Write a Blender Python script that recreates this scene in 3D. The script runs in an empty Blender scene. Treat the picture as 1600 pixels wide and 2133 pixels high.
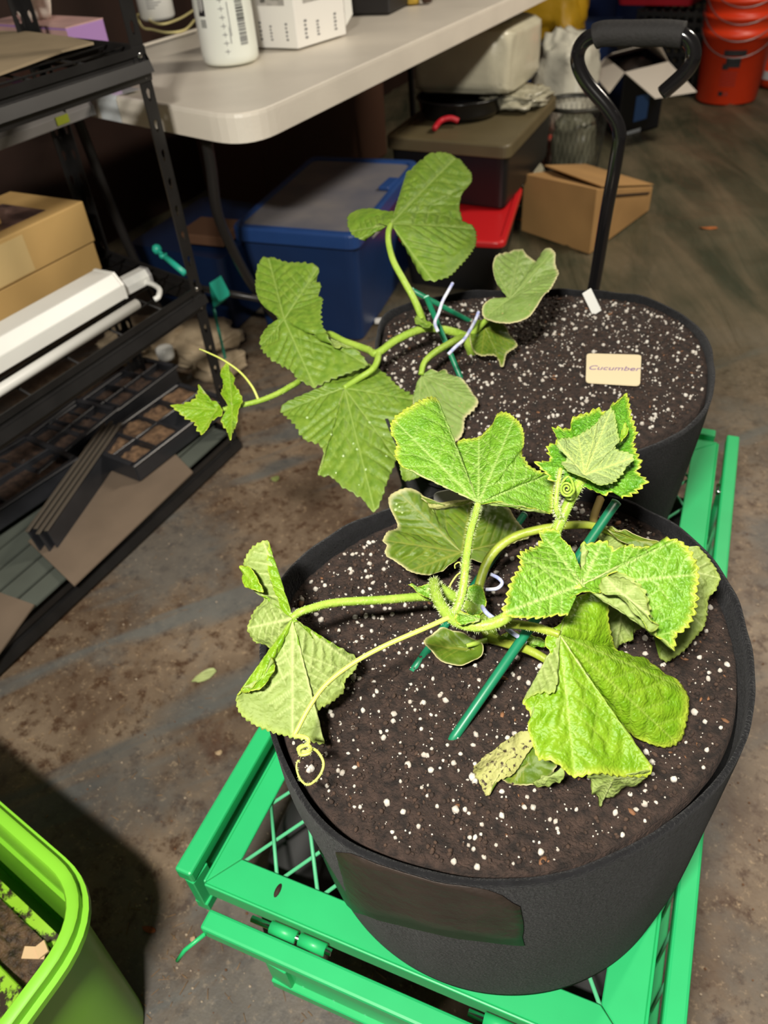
import bpy, bmesh, math, random
import numpy as np
from mathutils import Vector, Matrix, noise
from mathutils.geometry import tessellate_polygon
random.seed(7); np.random.seed(7)
D = bpy.data
SC = bpy.context.scene
COL = SC.collection
PI = math.pi

# ------------------------------------------------------------------ camera
IW, IH, FPX = 1600.0, 2133.0, 1560.0
CAM = np.array([0.0, 0.0, 1.08])
def _axes(pitch, roll, vp):
    t, r = math.radians(pitch), math.radians(roll)
    f = np.array([0, math.cos(t), -math.sin(t)]); x = np.array([1.0, 0, 0]); u = np.cross(x, f)
    R = math.cos(r)*x - math.sin(r)*u
    U = np.cross(R, f)
    M = np.array([R, U, f])
    w = M.T @ np.array([(vp[0]-IW/2)/FPX, -(vp[1]-IH/2)/FPX, 1.0])
    a = math.atan2(w[0], w[1]); c, s = math.cos(a), math.sin(a)
    return (np.array([[c, -s, 0], [s, c, 0], [0, 0, 1]]) @ M.T).T
AX = _axes(41.0, 5.0, (1910, -392))
cd = D.cameras.new('camera'); cam = D.objects.new('camera', cd); COL.objects.link(cam)
m = Matrix.Identity(4)
for i in range(3):
    m[i][0], m[i][1], m[i][2] = AX[0][i], AX[1][i], -AX[2][i]
    m[i][3] = CAM[i]
cam.matrix_world = m
cd.sensor_fit = 'HORIZONTAL'; cd.sensor_width = 27.0; cd.lens = 27.0*FPX/IW
cd.dof.use_dof = True; cd.dof.focus_distance = 0.56; cd.dof.aperture_fstop = 8.5
cd.clip_start = 0.02; cd.clip_end = 60
SC.camera = cam

# ------------------------------------------------------------------ world, light, exposure
wd = D.worlds.new('world'); SC.world = wd; wd.use_nodes = True
wd.node_tree.nodes['Background'].inputs[0].default_value = (1.0, 0.86, 0.70, 1)
wd.node_tree.nodes['Background'].inputs[1].default_value = 0.06
def area(name, loc, target, size, power, color):
    l = D.lights.new(name, 'AREA'); l.shape = 'RECTANGLE'; l.size, l.size_y = size; l.energy = power; l.color = color
    o = D.objects.new(name, l); COL.objects.link(o); o.location = loc
    o.rotation_euler = (Vector(target)-Vector(loc)).to_track_quat('-Z', 'Y').to_euler(); return o
area('work_lamp', (-0.08, -0.32, 1.62), (-0.35, 1.25, 0.35), (0.16, 0.06), 29.0, (1.0, 0.95, 0.86))
area('ceiling_lamp', (0.75, 2.7, 2.35), (-0.3, 3.1, 0.0), (0.9, 0.12), 40.0, (1.0, 0.90, 0.76))
SC.view_settings.view_transform = 'Standard'; SC.view_settings.look = 'None'
SC.view_settings.gamma = 1.0; SC.view_settings.use_curve_mapping = False
SC.view_settings.exposure = 0.40

# ------------------------------------------------------------------ pixel <-> place helpers
def _ray(px, py): return AX.T @ np.array([(px-IW/2)/FPX, -(py-IH/2)/FPX, 1.0])
def W(px, py, z):
    d = _ray(px, py); return Vector(CAM + d*((z-CAM[2])/d[2]))
def WX(px, py, x):
    d = _ray(px, py); return Vector(CAM + d*(x/d[0]))
def WY(px, py, y):
    d = _ray(px, py); return Vector(CAM + d*(y/d[1]))

# ------------------------------------------------------------------ materials
def lin(c):
    return tuple((v/12.92 if v <= .04045 else ((v+.055)/1.055)**2.4) for v in [x/255.0 for x in c]) + (1.0,)
MATS = {}
def mat(name, col, rough=.5, metal=0.0, var=0.0, vscale=8.0, col2=None, bump=0.0, bscale=40.0, sheen=0.0, coat=0.0, alpha=1.0, trans=0.0, spec=.5):
    if name in MATS: return MATS[name]
    m = D.materials.new(name); m.use_nodes = True; nt = m.node_tree; N = nt.nodes; L = nt.links
    b = N['Principled BSDF']; c = lin(col)
    b.inputs['Base Color'].default_value = c; b.inputs['Roughness'].default_value = rough; b.inputs['Metallic'].default_value = metal
    b.inputs['Specular IOR Level'].default_value = spec
    if coat: b.inputs['Coat Weight'].default_value = coat
    if sheen: b.inputs['Sheen Weight'].default_value = sheen
    if alpha < 1: b.inputs['Alpha'].default_value = alpha
    if trans: b.inputs['Transmission Weight'].default_value = trans
    tc = N.new('ShaderNodeTexCoord')
    if var or col2:
        n = N.new('ShaderNodeTexNoise'); n.inputs['Scale'].default_value = vscale; n.inputs['Detail'].default_value = 6
        L.new(tc.outputs['Object'], n.inputs['Vector'])
        r = N.new('ShaderNodeValToRGB'); L.new(n.outputs['Fac'], r.inputs['Fac'])
        r.color_ramp.elements[0].position = .35; r.color_ramp.elements[1].position = .68
        if col2: a, e = c, lin(col2)
        else: a, e = tuple(x*(1-var) for x in c[:3])+(1,), tuple(min(1, x*(1+var)) for x in c[:3])+(1,)
        r.color_ramp.elements[0].color = a; r.color_ramp.elements[1].color = e
        L.new(r.outputs['Color'], b.inputs['Base Color'])
    if bump:
        n2 = N.new('ShaderNodeTexNoise'); n2.inputs['Scale'].default_value = bscale; n2.inputs['Detail'].default_value = 5
        L.new(tc.outputs['Object'], n2.inputs['Vector'])
        bp = N.new('ShaderNodeBump'); bp.inputs['Strength'].default_value = bump; bp.inputs['Distance'].default_value = .004
        L.new(n2.outputs['Fac'], bp.inputs['Height']); L.new(bp.outputs['Normal'], b.inputs['Normal'])
    MATS[name] = m; return m

def leaf_mat(name, base, base2, vein, edge, edge_pow=.8, rough=.38, vein_amt=.7, transl=.28, bump=.35, cell=55.0, blot=None, blot_amt=0.0):
    m = D.materials.new(name); m.use_nodes = True; nt = m.node_tree; N = nt.nodes; L = nt.links
    b = N['Principled BSDF']; out = N['Material Output']
    at = N.new('ShaderNodeVertexColor'); at.layer_name = 'leafdata'
    sp = N.new('ShaderNodeSeparateColor'); L.new(at.outputs['Color'], sp.inputs['Color'])
    uv = N.new('ShaderNodeUVMap'); uv.uv_map = 'UVMap'
    n = N.new('ShaderNodeTexNoise'); n.inputs['Scale'].default_value = 9; n.inputs['Detail'].default_value = 5
    L.new(uv.outputs['UV'], n.inputs['Vector'])
    def mix(a, b_, fac_socket=None, fac=None):
        x = N.new('ShaderNodeMix'); x.data_type = 'RGBA'
        if isinstance(a, tuple): x.inputs['A'].default_value = a
        else: L.new(a, x.inputs['A'])
        if isinstance(b_, tuple): x.inputs['B'].default_value = b_
        else: L.new(b_, x.inputs['B'])
        if fac_socket is not None: L.new(fac_socket, x.inputs['Factor'])
        else: x.inputs['Factor'].default_value = fac
        return x.outputs['Result']
    def mul(s, k):
        x = N.new('ShaderNodeMath'); x.operation = 'MULTIPLY'; L.new(s, x.inputs[0]); x.inputs[1].default_value = k; x.use_clamp = True; return x.outputs[0]
    rmp = N.new('ShaderNodeMapRange'); L.new(n.outputs['Fac'], rmp.inputs['Value']); rmp.inputs['From Min'].default_value = .35; rmp.inputs['From Max'].default_value = .65
    c = mix(lin(base), lin(base2), rmp.outputs['Result'])
    if blot:
        n3 = N.new('ShaderNodeTexNoise'); n3.inputs['Scale'].default_value = 26; n3.inputs['Detail'].default_value = 6
        L.new(uv.outputs['UV'], n3.inputs['Vector'])
        r3 = N.new('ShaderNodeMapRange'); L.new(n3.outputs['Fac'], r3.inputs['Value']); r3.inputs['From Min'].default_value = .66-blot_amt; r3.inputs['From Max'].default_value = .70-blot_amt*.8
        c = mix(c, lin(blot), r3.outputs['Result'])
    c = mix(c, lin(vein), mul(sp.outputs[0], vein_amt))
    c = mix(c, lin(edge), mul(sp.outputs[1], edge_pow))
    L.new(c, b.inputs['Base Color'])
    b.inputs['Roughness'].default_value = rough; b.inputs['Specular IOR Level'].default_value = .45
    vo = N.new('ShaderNodeTexVoronoi'); vo.inputs['Scale'].default_value = cell; vo.feature = 'SMOOTH_F1'
    nn = N.new('ShaderNodeTexNoise'); nn.inputs['Scale'].default_value = 30; L.new(uv.outputs['UV'], nn.inputs['Vector'])
    vm = N.new('ShaderNodeVectorMath'); vm.operation = 'MULTIPLY_ADD'; L.new(nn.outputs['Color'], vm.inputs[0]); vm.inputs[1].default_value = (.03, .03, .03)
    L.new(uv.outputs['UV'], vm.inputs[2]); L.new(vm.outputs[0], vo.inputs['Vector'])
    bp = N.new('ShaderNodeBump'); bp.inputs['Strength'].default_value = bump; bp.inputs['Distance'].default_value = .0025; bp.invert = True
    L.new(vo.outputs['Distance'], bp.inputs['Height'])
    bp2 = N.new('ShaderNodeBump'); bp2.inputs['Strength'].default_value = .25; bp2.inputs['Distance'].default_value = .0006
    n4 = N.new('ShaderNodeTexNoise'); n4.inputs['Scale'].default_value = 500; L.new(uv.outputs['UV'], n4.inputs['Vector'])
    L.new(n4.outputs['Fac'], bp2.inputs['Height']); L.new(bp.outputs['Normal'], bp2.inputs['Normal'])
    L.new(bp2.outputs['Normal'], b.inputs['Normal'])
    tr = N.new('ShaderNodeBsdfTranslucent'); L.new(c, tr.inputs['Color'])
    ms = N.new('ShaderNodeMixShader'); ms.inputs[0].default_value = transl
    L.new(b.outputs[0], ms.inputs[1]); L.new(tr.outputs[0], ms.inputs[2]); L.new(ms.outputs[0], out.inputs['Surface'])
    return m

# ------------------------------------------------------------------ mesh builder
class MB:
    def __init__(s): s.v = []; s.f = []; s.mi = []; s.mats = []; s.sm = []
    def _m(s, mt):
        if mt not in s.mats: s.mats.append(mt)
        return s.mats.index(mt)
    def add(s, vs, fs, mt, smooth=False):
        o = len(s.v); k = s._m(mt)
        s.v += [tuple(v) for v in vs]
        for f in fs: s.f.append(tuple(i+o for i in f)); s.mi.append(k); s.sm.append(smooth)
    def box(s, c, size, mt, rot=None, taper=1.0):
        c = Vector(c); hx, hy, hz = [q/2 for q in size]
        vs = []
        for z, t in ((-hz, taper), (hz, 1.0)):
            for x, y in ((-1, -1), (1, -1), (1, 1), (-1, 1)):
                p = Vector((x*hx*t, y*hy*t, z))
                if rot is not None: p = rot @ p
                vs.append(c+p)
        s.add(vs, [(3, 2, 1, 0), (4, 5, 6, 7), (0, 1, 5, 4), (1, 2, 6, 5), (2, 3, 7, 6), (3, 0, 4, 7)], mt)
    def bar(s, a, b, w, h, mt, up=(0, 0, 1)):
        a, b = Vector(a), Vector(b); d = (b-a); l = d.length; d.normalize()
        u = Vector(up); x = d.cross(u).normalized(); z = x.cross(d)
        R = Matrix((x, d, z)).transposed()
        s.box((a+b)/2, (w, l, h), mt, R)
    def tube(s, pts, r, mt, n=10, cap=True, rib=0.0):
        pts = [Vector(p) for p in pts]; K = len(pts)
        rs = r if isinstance(r, (list, tuple)) else [r]*K
        vs = []; prev = None
        for i, p in enumerate(pts):
            t = (pts[min(i+1, K-1)]-pts[max(i-1, 0)]).normalized()
            if prev is None:
                a = Vector((0, 0, 1)) if abs(t.z) < .9 else Vector((1, 0, 0)); x = t.cross(a).normalized()
            else:
                x = (prev-t*prev.dot(t)).normalized()
            prev = x; y = t.cross(x)
            for k in range(n):
                a = 2*PI*k/n; rr = rs[i]*(1+rib*math.cos(5*a))
                vs.append(p+x*math.cos(a)*rr+y*math.sin(a)*rr)
        fs = [(i*n+k, i*n+(k+1) % n, (i+1)*n+(k+1) % n, (i+1)*n+k) for i in range(K-1) for k in range(n)]
        if cap: fs += [tuple(range(n))[::-1], tuple((K-1)*n+k for k in range(n))]
        s.add(vs, fs, mt, True)
    def lathe(s, prof, c, mt, n=32, ax=None, cap=True, sx=1.0, sy=1.0, smooth=True):
        c = Vector(c); vs = []
        for r, z in prof:
            for k in range(n):
                a = 2*PI*k/n; p = Vector((r*math.cos(a)*sx, r*math.sin(a)*sy, z))
                if ax is not None: p = ax @ p
                vs.append(c+p)
        K = len(prof)
        fs = [(i*n+k, i*n+(k+1) % n, (i+1)*n+(k+1) % n, (i+1)*n+k) for i in range(K-1) for k in range(n)]
        if cap: fs += [tuple(range(n))[::-1], tuple((K-1)*n+k for k in range(n))]
        s.add(vs, fs, mt, smooth)
    def prism(s, poly, d, mt):
        """closed polygon (3-D points) extruded by vector d"""
        n = len(poly); poly = [Vector(p) for p in poly]; d = Vector(d)
        vs = poly+[p+d for p in poly]
        tri = tessellate_polygon([poly])
        fs = [tuple(t) for t in tri]+[tuple(i+n for i in t)[::-1] for t in tri]
        fs += [(i, (i+1) % n, (i+1) % n+n, i+n) for i in range(n)]
        s.add(vs, fs, mt)
    def build(s, name, parent=None, bevel=0.0, seg=2, solid=0.0, flip=True, loc=None):
        me = D.meshes.new(name)
        off = Vector(loc) if loc is not None else Vector((0, 0, 0))
        me.from_pydata([tuple(Vector(v)-off) for v in s.v], [], s.f)
        for mt in s.mats: me.materials.append(mt)
        me.polygons.foreach_set('material_index', s.mi); me.polygons.foreach_set('use_smooth', s.sm)
        if flip:
            bm = bmesh.new(); bm.from_mesh(me); bmesh.ops.recalc_face_normals(bm, faces=bm.faces); bm.to_mesh(me); bm.free()
        me.update()
        o = D.objects.new(name, me); COL.objects.link(o)
        if loc is not None: o.location = loc
        if parent is not None:
            o.parent = parent; o.location = (Vector(loc) if loc is not None else Vector((0, 0, 0)))-parent.location
            if parent.parent is not None: o.location -= parent.parent.location
        if bevel:
            b = o.modifiers.new('bevel', 'BEVEL'); b.width = bevel; b.segments = seg; b.limit_method = 'ANGLE'; b.angle_limit = .6; b.harden_normals = False
        if solid:
            b = o.modifiers.new('solid', 'SOLIDIFY'); b.thickness = solid; b.offset = 0
        return o
def thing(name, label, cat, loc=(0, 0, 0), group=None):
    o = D.objects.new(name, None); COL.objects.link(o); o.location = loc; o.empty_display_size = .05
    o['label'] = label; o['category'] = cat
    if group: o['group'] = group
    return o
def tag(o, label, cat, group=None):
    o['label'] = label; o['category'] = cat
    if group: o['group'] = group
    return o
def struct(o): o['kind'] = 'structure'; return o
def stuff(o): o['kind'] = 'stuff'; return o
def rz(a): return Matrix.Rotation(a, 3, 'Z')
def rot3(x, y, z): return Matrix.Rotation(z, 3, 'Z') @ Matrix.Rotation(y, 3, 'Y') @ Matrix.Rotation(x, 3, 'X')
def catmull(P, n, closed=False):
    P = np.array(P, float); K = len(P)
    segs = K if closed else K-1; out = []
    for i in range(segs):
        if closed: p0, p1, p2, p3 = P[(i-1) % K], P[i], P[(i+1) % K], P[(i+2) % K]
        else: p0, p1, p2, p3 = P[max(i-1, 0)], P[i], P[i+1], P[min(i+2, K-1)]
        for t in np.linspace(0, 1, n, endpoint=False):
            out.append(.5*((2*p1)+(-p0+p2)*t+(2*p0-5*p1+4*p2-p3)*t*t+(-p0+3*p1-3*p2+p3)*t**3))
    if not closed: out.append(P[-1])
    return np.array(out)
def resample(P, N, closed=True):
    Q = np.vstack([P, P[:1]]) if closed else P
    s = np.concatenate([[0], np.cumsum(np.linalg.norm(np.diff(Q[:, :3], axis=0), axis=1))])
    t = np.linspace(0, s[-1], N, endpoint=not closed)
    return np.array([np.interp(t, s, Q[:, k]) for k in range(Q.shape[1])]).T, s[-1]
def blob(name, pts_fn, mt, parent=None, nu=48, nv=32):
    """closed lumpy surface, pts_fn(u, v) -> point"""
    vs = []; fs = []
    for j in range(nv+1):
        for i in range(nu): vs.append(pts_fn(2*PI*i/nu, PI*j/nv))
    for j in range(nv):
        for i in range(nu): fs.append((j*nu+i, j*nu+(i+1) % nu, (j+1)*nu+(i+1) % nu, (j+1)*nu+i))
    b = MB(); b.add(vs, fs, mt, True); return b.build(name, parent)
def crumple(c, size, seed, amp=.12, power=.5, fscale=2.2):
    c = Vector(c)
    def fn(u, v):
        x, y, z = math.sin(v)*math.cos(u), math.sin(v)*math.sin(u), math.cos(v)
        s = lambda q: math.copysign(abs(q)**power, q)
        p = Vector((s(x)*size[0]/2, s(y)*size[1]/2, s(z)*size[2]/2))
        q = Vector((x, y, z))*fscale+Vector((seed, seed*.7, 0))
        n = noise.noise(q)*.9+.6*abs(noise.noise(q*2.3))+.35*noise.noise(q*5)
        p = p*(1+amp*n); p.z = max(p.z, -size[2]/2*.98)
        return c+p
    return fn

M_white = mat('white_plastic', (236, 236, 230), .35, var=.03)
M_black = mat('black_plastic', (22, 22, 23), .35, var=.15)
M_steel_b = mat('black_coated_steel', (30, 29, 29), .38, var=.2, vscale=20)
M_card = mat('cardboard', (176, 136, 84), .8, var=.10, vscale=5, bump=.1)
M_card2 = mat('kraft_cardboard', (196, 160, 100), .7, var=.08, vscale=4, bump=.06)
M_chrome = mat('bright_steel', (210, 210, 210), .2, 1.0)

# ================================================================== SETTING
def floor_noise(x, y):
    p = Vector((x, y, 0))
    a = noise.noise(p*1.1+Vector((3, 1, 0)))
    w = Vector((x*.55+y*.8+.8*a, (y*.55-x*.8)*3.2+1.2*a, 2.0)) if y < 1.3 else Vector((x*.4-y*.92+.8*a, (x*.92+y*.4)*3.2+1.2*a, 2.0))
    r = (1-abs(noise.noise(w*1.3)))**4
    r2 = (1-abs(noise.noise(w*2.9+Vector((7, 0, 0)))))**4
    far = min(1, max(0, (y-1.2)/1.5))
    return (r*.004+r2*.002)*(.45+3.2*far)+.002*a
def make_floor():
    b = MB(); b.box((-.6, 3.2, -.035), (9, 11.4, .05), mat('concrete', (120, 112, 100), .8, var=.1))
    struct(b.build('floor'))
    m = D.materials.new('ground_sheet'); m.use_nodes = True; nt = m.node_tree; N = nt.nodes; L = nt.links; bs = N['Principled BSDF']
    tc = N.new('ShaderNodeTexCoord'); sx = N.new('ShaderNodeSeparateXYZ'); L.new(tc.outputs['Object'], sx.inputs[0])
    def nz(scale, detail=6, rough=.6, vec=None, dist=0):
        n = N.new('ShaderNodeTexNoise'); n.inputs['Scale'].default_value = scale; n.inputs['Detail'].default_value = detail
        n.inputs['Roughness'].default_value = rough; n.inputs['Distortion'].default_value = dist
        L.new(vec or tc.outputs['Object'], n.inputs['Vector']); return n.outputs['Fac']
    def mr(s, a, b_, c=0., d=1.):
        n = N.new('ShaderNodeMapRange'); L.new(s, n.inputs['Value']); n.inputs['From Min'].default_value = a; n.inputs['From Max'].default_value = b_
        n.inputs['To Min'].default_value = c; n.inputs['To Max'].default_value = d; return n.outputs['Result']
    def mx(f, a, b_):
        n = N.new('ShaderNodeMix'); n.data_type = 'RGBA'; L.new(f, n.inputs['Factor'])
        for k, v in (('A', a), ('B', b_)):
            if isinstance(v, tuple): n.inputs[k].default_value = v
            else: L.new(v, n.inputs[k])
        return n.outputs['Result']
    def mm(op, a, b_):
        n = N.new('ShaderNodeMath'); n.operation = op; n.use_clamp = True
        for k, v in ((0, a), (1, b_)):
            if isinstance(v, float): n.inputs[k].default_value = v
            else: L.new(v, n.inputs[k])
        return n.outputs[0]
    def turned(ang, sc):
        a = N.new('ShaderNodeMapping'); L.new(tc.outputs['Object'], a.inputs['Vector']); a.inputs['Rotation'].default_value = (0, 0, ang)
        b_ = N.new('ShaderNodeMapping'); L.new(a.outputs['Vector'], b_.inputs['Vector']); b_.inputs['Scale'].default_value = sc; return b_
    mp = turned(math.radians(-52), (.5, 3.4, 1)); mp2 = turned(math.radians(64), (.6, 3.6, 1))
    dirt = mx(mr(nz(5.5), .38, .62), lin((98, 80, 64)), lin((136, 118, 98)))
    dirt = mx(mr(nz(34, 8, .75), .50, .62), dirt, lin((80, 58, 42)))
    dirt = mx(mr(nz(90, 8, .8), .56, .66), dirt, lin((176, 152, 122)))
    sheet = mx(mr(nz(3, 4), .4, .6), lin((86, 90, 90)), lin((112, 116, 114)))
    streak = mr(nz(2.6, 3, .5, mp.outputs['Vector'], .3), .53, .62)
    patch = mr(nz(2.2, 7, .65), .5, .60)
    cov = mm('MAXIMUM', mm('MULTIPLY', streak, .75), mm('MULTIPLY', patch, .55))
    near = mx(cov, dirt, sheet)
    rust = mr(nz(3.7, 5, .6, None, .5), .62, .72)
    near = mx(mm('MULTIPLY', rust, .7), near, lin((84, 50, 32)))
    far = mx(mm('ADD', mm('MULTIPLY', mr(nz(2.0, 6, .6, mp2.outputs['Vector'], .6), .40, .62), .7), mm('MULTIPLY', mr(nz(2.2, 6, .6), .42, .62), .4)), lin((56, 60, 44)), lin((104, 94, 74)))
    ygrad = mr(sx.outputs['Y'], 1.35, 2.3)
    L.new(mx(ygrad, near, far), bs.inputs['Base Color'])
    bs.inputs['Roughness'].default_value = .46
    bp = N.new('ShaderNodeBump'); bp.inputs['Strength'].default_value = .6; bp.inputs['Distance'].default_value = .008
    rid = N.new('ShaderNodeMath'); rid.operation = 'ABSOLUTE'; sb = N.new('ShaderNodeMath'); sb.operation = 'SUBTRACT'; L.new(nz(2.4, 4, .55, mp2.outputs['Vector'], .8), sb.inputs[0]); sb.inputs[1].default_value = .5; L.new(sb.outputs[0], rid.inputs[0])
    fold = mm('MULTIPLY', mr(rid.outputs[0], .0, .12, 1., 0.), ygrad)
    hs = mm('ADD', mm('ADD', mm('MULTIPLY', nz(2.6, 3, .5, mp.outputs['Vector'], .3), .4), mm('MULTIPLY', fold, .6)), mm('MULTIPLY', nz(60, 6, .7), .25))
    L.new(hs, bp.inputs['Height']); L.new(bp.outputs['Normal'], bs.inputs['Normal'])
    x0, x1, y0, y1 = -3.4, 3.4, -1.6, 8.2; nx, ny = 260, 380
    xs = np.linspace(x0, x1, nx); ys = np.linspace(y0, y1, ny)
    vs = [(x, y, floor_noise(x, y)-.006) for y in ys for x in xs]
    fs = [(j*nx+i, j*nx+i+1, (j+1)*nx+i+1, (j+1)*nx+i) for j in range(ny-1) for i in range(nx-1)]
    b = MB(); b.add(vs, fs, m, True); o = b.build('ground_sheet', flip=False)
    tag(o, 'dirty brown and grey plastic sheet covering the whole floor', 'sheet')
make_floor()
M_wall = mat('dark_wood_panel', (48, 29, 21), .6, var=.25, vscale=3)
b = MB(); b.box((-2.45, 3.2, 1.2), (.1, 10.5, 2.5), M_wall); struct(b.build('wall_left'))
b = MB(); b.box((-.6, 8.3, 1.2), (8, .1, 2.5), mat('dark_back_wall', (40, 40, 46), .8)); struct(b.build('wall_back'))

# ================================================================== FOLDING TABLE
M_table = mat('table_white', (222, 214, 200), .42, var=.06, vscale=6, bump=.15, bscale=260)
M_table_side = mat('table_edge', (214, 218, 208), .4, var=.03)
TZ = .74
def make_table():
    t = thing('folding_table', 'white plastic folding table with rounded corner and black tube legs', 'table', (-1.32, 2.1, 0))
    near_r, far_r = Vector((-.945, 1.205, TZ)), Vector((-.935, 3.03, TZ))
    s = Vector((-.78, .18, 0))
    c = [near_r, far_r, far_r+s, near_r+s]
    def rounded(c, r, n=8):
        out = []
        for i in range(4):
            p = c[i]; a = (c[i-1]-p).normalized(); e = (c[(i+1) % 4]-p).normalized()
            for k in range(n+1):
                u = k/n; out.append(p+a*r*(1-u)**2+e*r*u**2)
        return out
    poly = rounded(c, .10)
    cen = sum(c, Vector())/4
    b = MB(); n = len(poly)
    rings = [(1.0, -.052), (1.0, -.008), (.996, -.002), (.986, 0.0), (.955, -.001), (.945, -.004)]
    vs = []
    for k, dz in rings:
        for p in poly:
            q = cen+(p-cen)*1.0; d = (q-cen); L_ = d.length; off = (1-k)*.42
            q = q-d.normalized()*off; vs.append(Vector((q.x, q.y, TZ+dz)))
    fs = []
    for j in range(len(rings)-1):
        for i in range(n): fs.append((j*n+i, j*n+(i+1) % n, (j+1)*n+(i+1) % n, (j+1)*n+i))
    side = [f for f in fs[:2*n]]; top = fs[2*n:]+[tuple((len(rings)-1)*n+i for i in range(n))]
    b.add(vs, fs+[tuple((len(rings)-1)*n+i for i in range(n)), tuple(range(n))[::-1]], M_table, False)
    for i in range(2*n): pass
    b.build('tabletop', t)
    M_leg = mat('dark_tube_steel', (48, 46, 45), .35, .3)
    # near legs: tube from under top down to the floor with a bend, joined by a cross brace
    for x, zb in ((-1.06, 0), (-1.52, 0)):
        if x < -1.2: pts = catmull([(-1.55, 1.36, .69), (-1.55, 1.38, .5), (-1.56, 1.42, .3), (-1.57, 1.50, .012)], 8)
        else: pts = catmull([Vector(p) for p in (WY(430, 292, 1.30), WY(440, 350, 1.32), WY(452, 440, 1.345), WY(480, 510, 1.40), WY(520, 585, 1.47), WY(570, 655, 1.56), W(612, 702, .012))], 8)
        bb = MB(); bb.tube(pts, .0125, M_leg, 12); bb.build('leg', t)
        pts = catmull([(x-.03, 3.005, .69), (x-.03, 3.10, .5), (x-.03, 3.12, .3), (x-.03, 3.14, .012)], 8)
        bb = MB(); bb.tube(pts, .0125, M_leg, 12); bb.build('leg', t)
    for y in (1.475, 3.12):
        bb = MB(); bb.tube([(-1.57, y, .225), (-1.19, y, .225)] if y < 2 else [(-1.48, y, .29), (-1.03, y, .29)], .009, M_leg, 8); bb.build('cross_brace', t)
    bb = MB(); bb.box((-.98, 2.1, .70), (.02, 1.5, .02), M_leg); bb.box((-1.6, 2.2, .70), (.02, 1.5, .02), M_leg); bb.build('apron_frame', t)
    # bands of clear tape over the near end of the table
    for k in range(2):
        p = near_r+s*(.50+.14*k)+Vector((0, .012, 0))
        e = s.normalized(); bb = MB()
        mt = mat('clear_tape', (225, 232, 236), .18, coat=.5)
        a, c2 = p, p+e*.075
        n_ = Vector((-e.y, e.x, 0))*-1
        if n_.y > 0: n_ = -n_
        prof = [(-.05, .0012), (.012, .001), (.0165, -.006), (.0165, -.05)]
        vs = []
        for o_, dz in prof:
            for q in (a, c2): vs.append(Vector((q.x+n_.x*o_, q.y+n_.y*o_, TZ+dz)))
        bb.add(vs, [(0, 1, 3, 2), (2, 3, 5, 4), (4, 5, 7, 6)], mt); bb.build('tape_strip', t, solid=.0006)
make_table()

def text_mesh(name, txt, size, mtx, mt, parent, extrude=.0002, shear=0.0, loc_parent=None):
    cu = D.curves.new(name, 'FONT'); cu.body = txt; cu.size = size; cu.align_x = 'CENTER'; cu.align_y = 'CENTER'; cu.extrude = extrude; cu.shear = shear
    o = D.objects.new(name, cu); COL.objects.link(o)
    bpy.context.view_layer.update()
    me = D.meshes.new_from_object(o.evaluated_get(bpy.context.evaluated_depsgraph_get()))
    D.objects.remove(o); me.transform(mtx); me.materials.clear(); me.materials.append(mt)
    q = D.objects.new(name, me); COL.objects.link(q)
    if parent is not None: q.parent = parent; q.location = -parent.location
    return q
M_ink = mat('black_ink', (26, 26, 28), .5)
M_grey_ink = mat('grey_ink', (110, 110, 112), .6)

# things on the table ------------------------------------------------
def bottle():
    c = W(483, 128, TZ); R = .0665
    t = thing('plastic_bottle', 'large white plastic jug with a barcode and measuring marks, front of the table', 'bottle', c)
    mt = mat('bottle_white', (238, 242, 232), .3, coat=.3)
    b = MB(); b.lathe([(R*.90, .001), (R*.98, .008), (R, .02), (R, .115), (R*.985, .13), (R*.96, .175), (R*.93, .20), (R*.80, .235), (R*.5, .262), (.026, .27), (.026, .285)], c, mt, 48)
    b.build('body', t)
    b = MB(); b.lathe([(.031, .278), (.032, .30), (.030, .303)], c, M_white, 24); b.build('cap', t)
    toward = math.atan2(-c.y, -c.x)
    def patch(bb, a0, a1, z0, z1, m_, n=4, r=R+.0006):
        vs = []
        for k in range(n+1):
            a = toward+a0+(a1-a0)*k/n
            for z in (z0, z1):
                rr = r if z < .13 else r*.975
                vs.append(c+Vector((rr*math.cos(a), rr*math.sin(a), z)))
        bb.add(vs, [(2*k, 2*k+2, 2*k+3, 2*k+1) for k in range(n)], m_)
    b = MB()
    for k in range(9): 
        z = .03+k*.0165
        patch(b, -.16, .02, z, z+.0014, M_grey_ink, 3); 
        patch(b, -.075, -.055, z-.005, z+.006, M_grey_ink, 1)
        patch(b, .07, .11, z+.002, z+.009, M_grey_ink, 2) if False else None
    patch(b, .09, .115, .045, .13, M_grey_ink, 1); patch(b, .135, .16, .06, .125, M_grey_ink, 1)
    b.build('measuring_marks', t, flip=False)
    b = MB()
    z = .04
    random.seed(3)
    while z < .16:
        h = random.choice([.0012, .0022, .0034]); patch(b, .42, .72, z, z+h, M_ink if z > .085 else M_grey_ink, 5); z += h+random.choice([.0012, .002])
    b.build('barcode', t, flip=False)
    b = MB(); patch(b, -.95, -.66, .10, .145, M_ink, 6); patch(b, -.93, -.72, .148, .152, M_ink, 4)
    for k in range(4): patch(b, -.90+.06*k, -.87+.06*k, .078, .094, M_ink, 1)
    b.build('black_label', t, flip=False)
    b = MB()
    for k, (a, w) in enumerate(((-.91, .03), (-.85, .02), (-.80, .03), (-.74, .03))): patch(b, a, a+w, .108+.004*(k % 2), .136, M_white, 1, R+.0010)
    b.build('label_lettering', t, flip=False)
bottle()
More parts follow.
